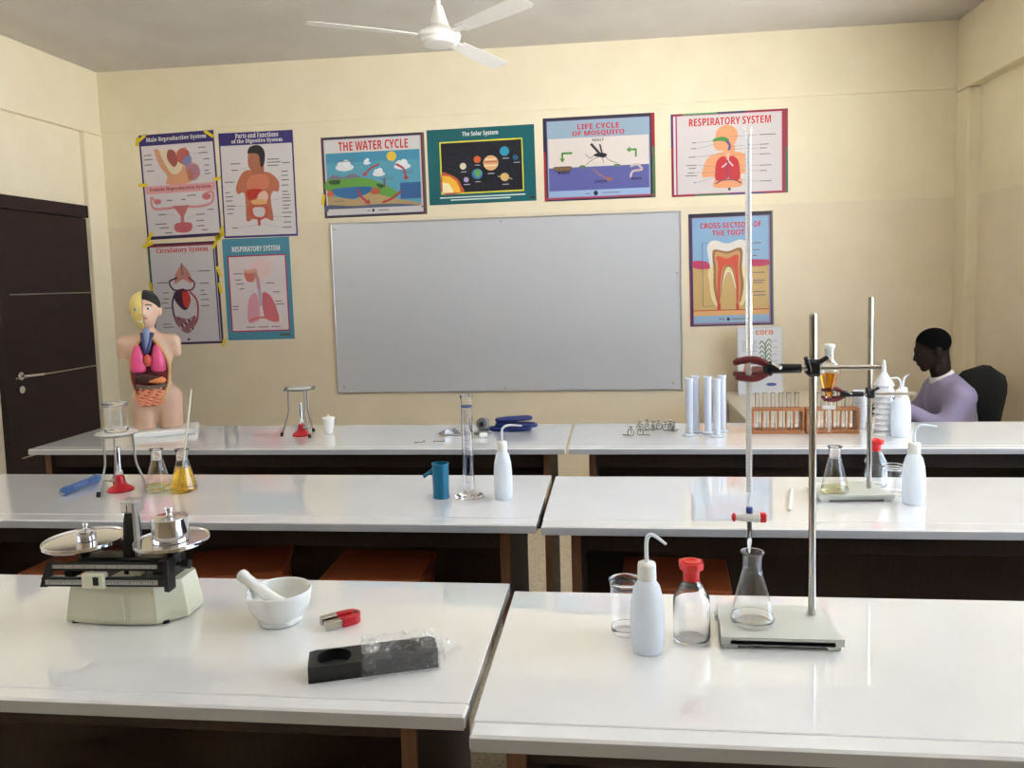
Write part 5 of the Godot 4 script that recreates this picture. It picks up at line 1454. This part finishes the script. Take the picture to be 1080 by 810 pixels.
	for q in [[0.13, -3.33, 50.0], [0.155, -3.3, 110.0], [0.18, -3.325, 200.0], [0.205, -3.3, 20.0], [0.228, -3.315, 300.0], [0.24, -3.29, 75.0], [0.06, -3.19, 160.0], [0.098, -3.2, 15.0]]:
		var c2 := dup(cl, "screw_clip", Vector3(q[0], TOP, q[1]), q[2], "small steel screw clip in the jumbled pile of clips")
		if q[1] > -3.25: c2.set_meta("label", "small steel screw clip lying apart in front of the pile")
	# plastic measuring cylinders
	var ms := [[0.294, -3.195, "closest to the steel clips"], [0.325, -3.262, "behind the one closest to the clips"], [0.372, -3.24, "in the middle of the cluster"], [0.398, -3.165, "in front of the middle one"], [0.434, -3.275, "closest to the wooden test tube racks"]]
	var mc: Node3D = null
	for q in ms:
		if mc == null:
			mc = thing("plastic_cylinder", "translucent white plastic measuring cylinder " + q[2], "cylinder", Vector3(q[0], TOP, q[1]), 0, "plastic measuring cylinders")
			part("tube", mb().lathe(P([0.012, 0.008, 0.0145, 0.008, 0.0147, 0.22, 0.0147, 0.22, 0.0172, 0.233, 0.016, 0.235, 0.0133, 0.222, 0.0128, 0.01, 0.012, 0.008]), 24), M.cylinder_plastic, mc)
			part("hexagonal_foot", mb().lathe(P([0, 0, 0.027, 0, 0.027, 0.004, 0.024, 0.007, 0.014, 0.011, 0, 0.012]), 6), M.cylinder_plastic, mc)
			part("floor_disc", mb().lathe(P([0, 0.0125, 0.0098, 0.0125, 0.0098, 0.016, 0, 0.016]), 18), M.cylinder_plastic, mc)
		else:
			dup(mc, "plastic_cylinder", Vector3(q[0], TOP, q[1]), q[0] * 300.0, "translucent white plastic measuring cylinder " + q[2])
	# test tube racks
	var labels := ["wooden test tube rack beside the plastic measuring cylinders", "wooden test tube rack beside the stacked funnels"]
	var tube0: Node3D = null
	for k in 2:
		var rx := 0.648 + k * 0.212
		var rz := -3.255
		var ra := thing("test_tube_rack", labels[k], "rack", Vector3(rx, TOP, rz), 0, "wooden test tube racks")
		part("base_board", mb().box(Vector3(0, 0.007, 0), Vector3(0.204, 0.014, 0.06), 0.002), M.rack_wood, ra)
		# top rail with round holes
		var rail := CSGCombiner3D.new()
		var rb := CSGBox3D.new()
		rb.size = Vector3(0.19, 0.01, 0.05)
		rail.add_child(rb)
		for i in 6:
			var hc := CSGCylinder3D.new()
			hc.operation = CSGShape3D.OPERATION_SUBTRACTION
			hc.radius = 0.0098
			hc.height = 0.03
			hc.sides = 16
			hc.position = Vector3(-0.0775 + i * 0.031, 0, 0)
			rail.add_child(hc)
		rail.name = "hole_rail"
		rail.material_override = M.rack_wood
		rb.material = M.rack_wood
		rail.position = Vector3(0, 0.097, 0)
		ra.add_child(rail)
		for sx in [-1, 1]: part("end_board", mb().box(Vector3(sx * 0.098, 0.058, 0), Vector3(0.01, 0.088, 0.05), 0.002), M.rack_wood, ra)
		for i in 5: part("drying_peg", mb().tube([Vector3(-0.062 + i * 0.031, 0.013, 0.021), Vector3(-0.062 + i * 0.031, 0.094, 0.021)], 0.0042, 8), M.rack_wood, ra)
		for i in 6:
			var at := Vector3(rx - 0.0775 + i * 0.031, TOP + 0.0142, rz)
			var nth: String = ["first", "second", "third", "fourth", "fifth", "sixth"][i if k == 0 else 5 - i]
			var lb := nth + " glass test tube from the " + ("plastic cylinders in the rack beside them" if k == 0 else "stacked funnels in the rack beside them")
			if tube0 == null:
				tube0 = solo("test_tube", mb().lathe(P([0, 0, 0.004, 0.0012, 0.0072, 0.005, 0.0085, 0.011, 0.0085, 0.145, 0.0098, 0.148, 0.0088, 0.149, 0.0073, 0.145, 0.0073, 0.012, 0.004, 0.004, 0, 0.003]), 18), M.clear_glass, lb, "test tube", at, 0, "test tubes in the wooden racks")
			else:
				dup(tube0, "test_tube", at, 0, lb)
	# stacked plastic funnels
	var fu: Node3D = null
	for i in 10:
		var at := Vector3(1.048, TOP + i * 0.0215, -3.215)
		var nth: String = ["lowest", "second", "third", "fourth", "fifth", "sixth", "seventh", "eighth", "ninth", "top"][i]
		var lb := nth + " white plastic funnel up from the bench in the tall inverted stack"
		if i == 9: lb = "topmost white plastic funnel of the tall inverted stack"
		if fu == null: fu = solo("plastic_funnel", mb().lathe(P([0.0365, 0, 0.0385, 0, 0.0385, 0.003, 0.0095, 0.052, 0.0085, 0.056, 0.0045, 0.1, 0.003, 0.1, 0.0068, 0.055, 0.0085, 0.05, 0.0365, 0.003, 0.0365, 0]), 28), M.funnel_plastic, lb, "funnel", at, 0, "stacked white funnels")
		else: dup(fu, "plastic_funnel", at, 0, lb)
	var cu: Node3D = null
	for i in 8:
		var at := Vector3(0.994, TOP + i * 0.0135, -3.33)
		var nth: String = ["lowest", "second", "third", "fourth", "fifth", "sixth", "seventh", "top"][i]
		var lb := nth + " white plastic cup up from the bench in the nested stack behind the funnels"
		if cu == null: cu = solo("plastic_cup", mb().lathe(P([0, 0.0, 0.0165, 0.0, 0.0245, 0.06, 0.0265, 0.061, 0.0265, 0.064, 0.0242, 0.064, 0.0238, 0.06, 0.0169, 0.0134, 0, 0.0134]), 24), M.funnel_plastic, lb, "cup", at, 0, "nested white cups")
		else: dup(cu, "plastic_cup", at, 0, lb)
	wash_bottle("white wash bottle beside the funnel stack with its spout over the funnels", 1.094, -3.165, 0.16, 0.0345, [0, 0.045, 0, -0.003, 0.06, 0, -0.015, 0.07, 0, -0.04, 0.068, 0.002])
	wash_bottle("white wash bottle behind the other one by the funnel stack", 1.15, -3.3, 0.15, 0.031, [0, 0.045, 0, 0.003, 0.058, 0, 0.012, 0.07, 0, 0.024, 0.076, 0.002])

func torso() -> void:
	var o := thing("torso_model", "anatomical half-torso model with open chest showing coloured organs", "model", Vector3(-2.062, TOP, -3.29), 25)
	part("base_board", mb().box(Vector3(0.05, 0.0125, 0.01), Vector3(0.26, 0.025, 0.19), 0.006), M.white_gloss, o)
	var y := 0.025
	var V := func(a: float, b: float, c: float) -> Vector3: return Vector3(a, b + y, c)
	var f := Field.new()
	f.k = 0.028
	f.cap(V.call(-0.036, -0.03, 0.0), V.call(-0.034, 0.12, 0.0), 0.046, 0.056).cap(V.call(0.074, -0.03, 0.0), V.call(0.068, 0.12, 0.0), 0.048, 0.058)
	f.ell(V.call(0.018, 0.145, 0.0), Vector3(0.102, 0.066, 0.066)).ell(V.call(0.01, 0.235, 0.0), Vector3(0.076, 0.09, 0.056)).ell(V.call(0.0, 0.335, 0.0), Vector3(0.096, 0.105, 0.064))
	f.cap(V.call(-0.09, 0.385, -0.005), V.call(0.086, 0.385, -0.005), 0.036, 0.036)
	f.cap(V.call(-0.1, 0.385, 0), V.call(-0.113, 0.335, 0), 0.032, 0.022).cap(V.call(0.1, 0.385, 0), V.call(0.113, 0.335, 0), 0.032, 0.022)
	f.cap(V.call(0.0, 0.41, -0.005), V.call(-0.004, 0.48, 0.0), 0.034, 0.03)
	f.grow = -0.004
	f.planes.append([Vector3(0, -1, 0), -y])
	var rim := []
	var rim2 := []
	for i in 48:
		var a := TAU * i / 48
		var px := sin(a)
		var py := cos(a)
		var wx := 0.079 * (1.0 - 0.22 * maxf(py, 0.0) * maxf(py, 0.0))
		var q: Vector3 = V.call(px * wx - 0.003, 0.262 + py * 0.152, 0.1)
		while q.z > 0.0 and f.d(q) > 0.0: q.z -= 0.002
		rim.append(q + Vector3(0, 0, 0.001))
		rim2.append(Vector3((q.x + 0.003) * 0.9 - 0.003, (q.y - 0.287) * 0.93 + 0.287, q.z - 0.002))
	f.cuts.append([V.call(-0.003, 0.262, 0.02), Vector2(0.076, 0.149)])
	part("body", f.into(mb(), V.call(-0.15, -0.02, -0.09), V.call(0.15, 0.5, 0.09), 0.005), M.skin_model, o)
	# head in halves
	var head := func(g: float) -> Field:
		var h := Field.new()
		h.k = 0.02
		h.grow = g
		h.ell(V.call(-0.01, 0.545, -0.004), Vector3(0.06, 0.07, 0.068)).ell(V.call(-0.011, 0.503, 0.016), Vector3(0.042, 0.046, 0.048))
		h.cap(V.call(-0.012, 0.54, 0.066), V.call(-0.012, 0.517, 0.074), 0.006, 0.009)
		h.cap(V.call(-0.004, 0.47, 0.0), V.call(-0.006, 0.5, 0.0), 0.031, 0.031)
		return h
	var h1: Field = head.call(0.0)
	h1.ell(V.call(0.052, 0.525, -0.004), Vector3(0.008, 0.018, 0.012))
	h1.planes.append([Vector3(-1, 0, 0), 0.0125])
	var face := part("face", h1.into(mb(), V.call(-0.03, 0.44, -0.085), V.call(0.075, 0.63, 0.095), 0.004), M.skin_model, o)
	var h2: Field = head.call(0.002)
	h2.planes.append([Vector3(1, 0, 0), -0.0125])
	var skull := part("skull_half", h2.into(mb(), V.call(-0.085, 0.44, -0.085), V.call(0.0, 0.63, 0.095), 0.004), M.bone_yellow, o, "yellow half of the head showing the skull")
	var h3: Field = head.call(0.006)
	h3.planes.append([Vector3(-1, 0, 0), 0.011])
	h3.planes.append([Vector3(-0.25, -0.85, 0.45).normalized(), Vector3(-0.25, -0.85, 0.45).normalized().dot(V.call(0.02, 0.565, 0.045))])
	part("hair", h3.into(mb(), V.call(-0.03, 0.44, -0.09), V.call(0.08, 0.64, 0.1), 0.004), M.hair_black, o, "black painted hair")
	part("eye", mb().ellipsoid(V.call(0.012, 0.538, 0.057), Vector3(0.011, 0.006, 0.006)), M.eye_white, face)
	part("iris", mb().ellipsoid(V.call(0.012, 0.538, 0.0615), Vector3(0.0045, 0.0045, 0.003)), M.hair_black, face)
	part("eyebrow", mb().tube(bend([V.call(0.0, 0.552, 0.062), V.call(0.012, 0.556, 0.06), V.call(0.026, 0.551, 0.053)], 4), 0.0025, 6), M.hair_black, face)
	part("lips", mb().ellipsoid(V.call(-0.004, 0.497, 0.06), Vector3(0.011, 0.0045, 0.005)), M.lip_red, face)
	part("eye_muscle", mb().ellipsoid(V.call(-0.034, 0.535, 0.05), Vector3(0.013, 0.016, 0.01)), M.eye_blue, skull, "blue and white exposed eyeball")
	part("eyeball", mb().ellipsoid(V.call(-0.034, 0.537, 0.057), Vector3(0.007, 0.007, 0.006)), M.eye_white, skull)
	part("cheek_muscle", mb().ellipsoid(V.call(-0.066, 0.535, 0.0), Vector3(0.006, 0.024, 0.018)), M.heart_red, skull)
	part("jaw_line", mb().tube(bend([V.call(-0.045, 0.49, 0.04), V.call(-0.03, 0.483, 0.055), V.call(-0.016, 0.482, 0.062)], 4), 0.003, 6), M.eye_white, skull)
	# chest opening: rim and lining follow the opening of the body
	part("opening_rim", mb().tube(rim, 0.0062, 8, true), M.rim_tan, o, "tan cut edge of the skin")
	part("muscle_rim", mb().tube(rim2, 0.005, 8, true), M.cavity_red, o)
	part("cavity_lining", mb().ellipsoid(V.call(-0.003, 0.262, 0.022), Vector3(0.078, 0.15, 0.008), 28, 12), M.cavity_red, o, "dark red lining of the chest")
	part("lung", mb().loft(_organ(V.call(-0.045, 0.0, 0.042), [[0.258, 0.022, 0.014], [0.265, 0.03, 0.02], [0.29, 0.031, 0.022], [0.32, 0.028, 0.021], [0.35, 0.022, 0.018], [0.373, 0.014, 0.012], [0.384, 0.004, 0.004]])), M.lung_pink, o, "bright pink lung")
	part("lung", mb().loft(_organ(V.call(0.035, 0.0, 0.042), [[0.258, 0.022, 0.014], [0.265, 0.03, 0.02], [0.29, 0.031, 0.022], [0.32, 0.028, 0.021], [0.35, 0.022, 0.018], [0.373, 0.014, 0.012], [0.384, 0.004, 0.004]])), M.lung_pink, o, "bright pink lung")
	part("heart", mb().ellipsoid(V.call(-0.006, 0.31, 0.052), Vector3(0.018, 0.027, 0.02)), M.heart_red, o)
	part("great_vessels", mb().tube(bend([V.call(-0.022, 0.43, 0.034), V.call(-0.018, 0.39, 0.05), V.call(-0.008, 0.345, 0.056), V.call(0.006, 0.38, 0.052), V.call(0.018, 0.43, 0.034)], 5), 0.009, 8), M.vessel_blue, o)
	part("trachea", mb().tube([V.call(-0.006, 0.45, 0.036), V.call(-0.005, 0.41, 0.045), V.call(-0.004, 0.36, 0.048)], 0.013, 12), M.trachea_grey, o)
	part("liver", mb().loft(_turned(V.call(0.0, 0.232, 0.046), [[-0.062, 0.012, 0.01], [-0.05, 0.022, 0.019], [-0.02, 0.024, 0.021], [0.015, 0.018, 0.018], [0.04, 0.009, 0.012], [0.05, 0.003, 0.004]])), M.liver_brown, o, "glossy dark brown liver")
	part("stomach", mb().loft(_turned(V.call(0.024, 0.219, 0.05), [[-0.036, 0.005, 0.006], [-0.025, 0.01, 0.013], [0.0, 0.014, 0.018], [0.024, 0.017, 0.018], [0.034, 0.012, 0.012], [0.04, 0.004, 0.004]])), M.stomach_orange, o)
	var col := []
	for i in 13:
		var t := i / 12.0
		col.append(V.call(lerpf(-0.058, 0.064, t), 0.196 - 0.006 * sin(PI * t), 0.052 + 0.012 * sin(PI * t)))
	var cr := []
	for i in 13: cr.append(0.0105 if i % 2 else 0.0085)
	part("transverse_colon", mb().tube(col, cr, 10), M.colon_grey, o)
	part("bowel_mass", mb().ellipsoid(V.call(0.002, 0.148, 0.042), Vector3(0.062, 0.045, 0.02), 24, 12), M.cavity_red, o)
	for k in 7:
		var path := []
		for i in 19:
			var t := i / 18.0
			var yy := 0.184 - k * 0.0115
			var half := 0.058 * sqrt(maxf(0.05, 1.0 - pow((yy - 0.15) / 0.05, 2)))
			var xx := lerpf(-half, half, t)
			path.append(V.call(xx + 0.002, yy + 0.0035 * sin(t * 16.0 + k * 1.9), 0.046 + 0.018 * sqrt(maxf(0.0, 1.0 - pow(xx / 0.064, 2))) + 0.003 * cos(t * 20.0 + k)))
		part("bowel_loop", mb().tube(path, 0.0064, 8), M.bowel_peach, o)

func _organ(c: Vector3, rows: Array) -> Array:
	var out := []
	for r in rows:
		var g := PackedVector3Array()
		for i in 18:
			var a := TAU * i / 18
			g.append(Vector3(c.x + cos(a) * r[1], c.y + r[0], c.z + sin(a) * r[2]))
		out.append(g)
	return out

func _turned(c: Vector3, rows: Array) -> Array:
	var out := []
	for r in rows:
		var g := PackedVector3Array()
		for i in 16:
			var a := TAU * i / 16
			g.append(c + Vector3(r[0], cos(a) * r[1], sin(a) * r[2]))
		out.append(g)
	return out

# ------------------------------------------------------------------ teacher's corner
func teacher_corner() -> void:
	var dk := thing("office_desk", "beige office desk against the far wall below the tooth poster", "desk", Vector3(1.09, 0, -4.73))
	part("desk_top", mb().box(Vector3(0, 0.7275, 0), Vector3(0.78, 0.025, 1.33), 0.003), M.desk_top, dk)
	for sz in [-1, 1]: part("end_panel", mb().box(Vector3(0, 0.3575, sz * 0.62), Vector3(0.7, 0.715, 0.022), 0.002), M.desk_top, dk)
	part("modesty_panel", mb().box(Vector3(-0.33, 0.46, 0), Vector3(0.018, 0.5, 1.21), 0.001), M.desk_top, dk)
	# corn chart standing on the desk
	var p := Print.new(300, 430, rgb(206, 208, 212))
	p.frame(0, 0, 1, 1, 0.012, rgb(176, 180, 186)).notes([[0.1, 0.2, 0.34], [0.1, 0.225, 0.34], [0.1, 0.25, 0.3], [0.1, 0.275, 0.34], [0.1, 0.3, 0.34], [0.1, 0.325, 0.28], [0.1, 0.35, 0.34], [0.78, 0.2, 0.12], [0.78, 0.3, 0.12], [0.78, 0.4, 0.12], [0.78, 0.5, 0.12], [0.1, 0.74, 0.2], [0.1, 0.76, 0.18]], rgb(160, 160, 168))
	p.stroke([0.63, 0.62, 0.63, 0.24], 0.02, rgb(96, 112, 60), false)
	for i in 5:
		var yy := 0.56 - i * 0.07
		p.stroke([0.63, yy, 0.55, yy - 0.07, 0.5, yy - 0.03], 0.022, rgb(84, 108, 58)).stroke([0.63, yy - 0.03, 0.71, yy - 0.1, 0.76, yy - 0.05], 0.022, rgb(96, 116, 62))
	p.blob([0.12, 0.66, 0.16, 0.54, 0.2, 0.52, 0.22, 0.64], rgb(206, 120, 84)).blob([0.28, 0.6, 0.5, 0.58, 0.72, 0.62, 0.72, 0.7, 0.4, 0.7], rgb(130, 70, 60)).ell(0.75, 0.85, 0.12, 0.025, rgb(70, 90, 160))
	var o := sheet("chart_board", "white standing chart board of a corn plant leaning on the desk's far end", Vector2.ZERO, Vector2(0.28, 0.44), 0.0, p, Vector3(0.938, 0.961, -5.25))
	o.rotation_degrees.x = -5
	lettering(o, "corn", Vector2(0.03, 0.185), Vector2(0.11, 0.03), M.ink_orange, false, "title")
	part("backing_board", mb().box(Vector3(0, 0, -0.005), Vector3(0.284, 0.444, 0.006), 0.001), M.white_gloss, o)
	part("easel_strut", mb().box(Vector3(0, -0.02, -0.03), Vector3(0.05, 0.38, 0.004), 0.0, Transform3D(Basis(Vector3.RIGHT, deg_to_rad(8)), Vector3.ZERO)), M.white_gloss, o)
	# office chair
	var ch := thing("office_chair", "black padded office chair behind the seated person", "chair", Vector3(1.8, 0, -4.52), -68)
	part("seat", mb().box(Vector3(0, 0.40, 0.02), Vector3(0.44, 0.07, 0.42), 0.025), M.chair_fabric, ch)
	var rg := []
	for i in 12:
		var t := i / 11.0
		var ring := PackedVector3Array()
		var w := 0.19 * pow(maxf(0.02, 1.0 - pow(absf(t * 2.0 - 1.0), 4.0)), 0.5)
		for s in 20:
			var a := TAU * s / 20
			ring.append(Vector3(signf(cos(a)) * pow(absf(cos(a)), 0.6) * w, lerpf(0.5, 0.985, t), -0.15 - 0.1 * t * t - 0.02 * t + sin(a) * (0.024 if i > 0 and i < 11 else 0.01)))
		rg.append(ring)
	part("backrest", mb().loft(rg), M.chair_fabric, ch)
	part("back_bracket", mb().tube([Vector3(0, 0.37, -0.1), Vector3(0, 0.38, -0.2), Vector3(0, 0.5, -0.205), Vector3(0, 0.62, -0.2)], 0.016, 8), M.black_plastic, ch)
	part("gas_column", mb().lathe(P([0, 0.08, 0.028, 0.08, 0.028, 0.22, 0.02, 0.22, 0.02, 0.37, 0, 0.37]), 16), M.black_metal, ch)
	for k in 5:
		var d := Vector3(cos(TAU * k / 5), 0, sin(TAU * k / 5))
		var lg := part("star_leg", mb().tube([d * 0.02 + Vector3(0, 0.1, 0), d * 0.25 + Vector3(0, 0.07, 0)], [0.02, 0.014], 8), M.black_plastic, ch)
		part("castor", mb().ellipsoid(d * 0.25 + Vector3(0, 0.026, 0), Vector3(0.026, 0.026, 0.018)), M.black_plastic, lg)
	person()

func person() -> void:
	var o := thing("person", "seated person in a lilac shirt with white collar bending over the desk", "person", Vector3(1.865, 0, -4.5), -90)
	var V := func(a: float, b: float, c: float) -> Vector3: return Vector3(a, b, c)
	var sk := mb()
	# head on its own fine grid, tilted forward
	var h := Field.new()
	h.k = 0.022
	h.ell(Vector3(0, 0.045, -0.012), Vector3(0.074, 0.083, 0.097)).ell(Vector3(0, -0.035, 0.028), Vector3(0.053, 0.062, 0.062)).ell(Vector3(0, -0.005, 0.055), Vector3(0.052, 0.05, 0.036))
	h.cap(Vector3(0, 0.02, 0.088), Vector3(0, -0.02, 0.106), 0.008, 0.0135).ell(Vector3(0, -0.055, 0.086), Vector3(0.026, 0.014, 0.016)).ell(Vector3(0, -0.09, 0.07), Vector3(0.024, 0.018, 0.02))
	h.ell(Vector3(0, 0.028, 0.08), Vector3(0.05, 0.012, 0.012)).ell(Vector3(0.076, -0.005, -0.01), Vector3(0.009, 0.03, 0.019)).ell(Vector3(-0.076, -0.005, -0.01), Vector3(0.009, 0.03, 0.019))
	h.cap(Vector3(0, -0.02, -0.035), Vector3(0, -0.165, -0.02), 0.053, 0.05)
	var hm := h.into(mb(), Vector3(-0.1, -0.2, -0.13), Vector3(0.1, 0.14, 0.135), 0.005)
	var hx := Transform3D(Basis(Vector3.RIGHT, deg_to_rad(14)) * Basis.from_scale(Vector3.ONE * 0.91), Vector3(0, 1.08, 0.146))
	for i in hm.v.size():
		hm.v[i] = hx * hm.v[i]
		hm.n[i] = (hx.basis * hm.n[i]).normalized()
	# body under the clothes
	var b := Field.new()
	b.k = 0.05
	b.ell(V.call(0, 0.52, 0.0), Vector3(0.15, 0.1, 0.11)).ell(V.call(0, 0.66, 0.03), Vector3(0.13, 0.13, 0.095)).ell(V.call(0, 0.79, 0.055), Vector3(0.15, 0.12, 0.095))
	b.cap(V.call(-0.13, 0.855, 0.06), V.call(0.13, 0.855, 0.06), 0.052, 0.052).cap(V.call(0, 0.87, 0.07), V.call(0, 0.99, 0.112), 0.056, 0.05)
	for s in [-1.0, 1.0]:
		b.cap(V.call(s * 0.165, 0.845, 0.06), V.call(s * 0.205, 0.67, 0.15), 0.047, 0.04).cap(V.call(s * 0.205, 0.67, 0.15), V.call(s * 0.11, 0.783, 0.36), 0.038, 0.026)
		b.cap(V.call(s * 0.085, 0.5, 0.0), V.call(s * 0.105, 0.5, 0.4), 0.072, 0.052).cap(V.call(s * 0.105, 0.5, 0.4), V.call(s * 0.105, 0.1, 0.38), 0.05, 0.036).cap(V.call(s * 0.105, 0.06, 0.37), V.call(s * 0.11, 0.035, 0.52), 0.034, 0.026)
	b.into(sk, V.call(-0.28, -0.01, -0.16), V.call(0.28, 1.06, 0.58), 0.016)
	var off := sk.v.size()
	sk.v.append_array(hm.v); sk.n.append_array(hm.n)
	for q in hm.ix: sk.ix.append(q + off)
	# hands with five fingers each, resting on the desk
	for s in [-1.0, 1.0]:
		var hf := Field.new()
		hf.k = 0.008
		hf.cap(Vector3(0, 0, -0.05), Vector3(0, -0.004, 0.0), 0.025, 0.022).ell(Vector3(0, -0.008, 0.04), Vector3(0.036, 0.014, 0.045))
		for i in 4:
			var fx := -0.026 + i * 0.0172
			var ln: float = [0.05, 0.062, 0.06, 0.045][i]
			hf.cap(Vector3(fx, -0.006, 0.07), Vector3(fx * 1.15, -0.004, 0.07 + ln * 0.55), 0.0088, 0.0082).cap(Vector3(fx * 1.15, -0.004, 0.07 + ln * 0.55), Vector3(fx * 1.2, -0.02, 0.07 + ln), 0.008, 0.0066)
		hf.cap(Vector3(-s * 0.028, -0.01, 0.02), Vector3(-s * 0.05, -0.012, 0.05), 0.0105, 0.0095).cap(Vector3(-s * 0.05, -0.012, 0.05), Vector3(-s * 0.05, -0.018, 0.08), 0.0092, 0.0075)
		var hh := hf.into(mb(), Vector3(-0.075, -0.045, -0.08), Vector3(0.075, 0.035, 0.15), 0.004)
		var xf := Transform3D(Basis(Vector3.UP, s * -0.35), V.call(s * 0.105, 0.7705, 0.375))
		off = sk.v.size()
		for i in hh.v.size():
			sk.v.append(xf * hh.v[i])
			sk.n.append(xf.basis * hh.n[i])
		for q in hh.ix: sk.ix.append(q + off)
	var body := part("body", sk, M.person_skin, o)
	for s in [-1.0, 1.0]:
		part("eye", mb().ellipsoid(hx * Vector3(s * 0.03, 0.006, 0.083), Vector3(0.009, 0.0042, 0.005)), M.person_eye, body)
	# short black hair
	var hr := Field.new()
	hr.k = 0.02
	hr.ell(Vector3(0, 0.05, -0.016), Vector3(0.08, 0.088, 0.1))
	var pn := Vector3(0, -0.7, 0.72).normalized()
	hr.planes.append([pn, pn.dot(Vector3(0, 0.075, 0.075))])
	hr.planes.append([Vector3(0, -1, 0.25).normalized(), 0.042])
	var hmesh := hr.into(mb(), Vector3(-0.1, -0.06, -0.13), Vector3(0.1, 0.15, 0.11), 0.006)
	for i in hmesh.v.size():
		hmesh.v[i] = hx * hmesh.v[i]
		hmesh.n[i] = (hx.basis * hmesh.n[i]).normalized()
	part("hair", hmesh, M.person_hair, o)
	# clothes
	var st := Field.new()
	st.k = 0.05
	st.grow = 0.013
	st.ell(V.call(0, 0.56, 0.01), Vector3(0.15, 0.1, 0.112)).ell(V.call(0, 0.66, 0.03), Vector3(0.132, 0.13, 0.1)).ell(V.call(0, 0.79, 0.052), Vector3(0.152, 0.12, 0.1)).cap(V.call(-0.13, 0.858, 0.055), V.call(0.13, 0.858, 0.055), 0.056, 0.056)
	st.cap(V.call(0, 0.87, 0.06), V.call(0, 0.905, 0.075), 0.062, 0.06)
	for s in [-1.0, 1.0]:
		st.cap(V.call(s * 0.165, 0.848, 0.06), V.call(s * 0.205, 0.67, 0.15), 0.052, 0.047).cap(V.call(s * 0.205, 0.67, 0.15), V.call(s * 0.12, 0.785, 0.34), 0.045, 0.03)
	st.planes.append([Vector3(0, -1, 0), -0.5])
	var sm := st.into(mb(), V.call(-0.3, 0.46, -0.16), V.call(0.3, 1.0, 0.42), 0.012)
	var nf := FastNoiseLite.new()
	nf.seed = 9; nf.frequency = 9.0
	for i in sm.v.size(): sm.v[i] += sm.n[i] * nf.get_noise_3d(sm.v[i].x, sm.v[i].y * 0.5 + sm.v[i].z, sm.v[i].z) * 0.008
	part("shirt", sm, M.shirt, o, "lilac long-sleeved shirt")
	var co := []
	for r in [[0.9, 0.064, 0.0], [0.925, 0.062, 0.008], [0.948, 0.058, 0.016], [0.957, 0.055, 0.022]]:
		var g := PackedVector3Array()
		for i in 24:
			var a := TAU * i / 24
			g.append(V.call(cos(a) * r[1], r[0] - 0.028 * sin(a), 0.082 + r[2] + sin(a) * r[1]))
		co.append(g)
	part("collar", mb().loft(co), M.collar, o, "white shirt collar")
	var tr := Field.new()
	tr.k = 0.04
	tr.grow = 0.012
	tr.ell(V.call(0, 0.51, 0.0), Vector3(0.152, 0.085, 0.112))
	for s in [-1.0, 1.0]:
		tr.cap(V.call(s * 0.085, 0.5, 0.0), V.call(s * 0.105, 0.5, 0.4), 0.074, 0.056).cap(V.call(s * 0.105, 0.5, 0.4), V.call(s * 0.105, 0.08, 0.38), 0.056, 0.05)
	part("trousers", tr.into(mb(), V.call(-0.22, 0.0, -0.15), V.call(0.22, 0.64, 0.5), 0.016), M.trousers, o)
	for s in [-1.0, 1.0]:
		var fo := Field.new()
		fo.k = 0.02
		fo.cap(V.call(s * 0.105, 0.04, 0.35), V.call(s * 0.112, 0.03, 0.55), 0.045, 0.034)
		fo.planes.append([Vector3(0, -1, 0), 0.0])
		part("shoe", fo.into(mb(), V.call(s * 0.105 - 0.07, -0.02, 0.28), V.call(s * 0.105 + 0.07, 0.1, 0.61), 0.012), M.shoe_black, o)
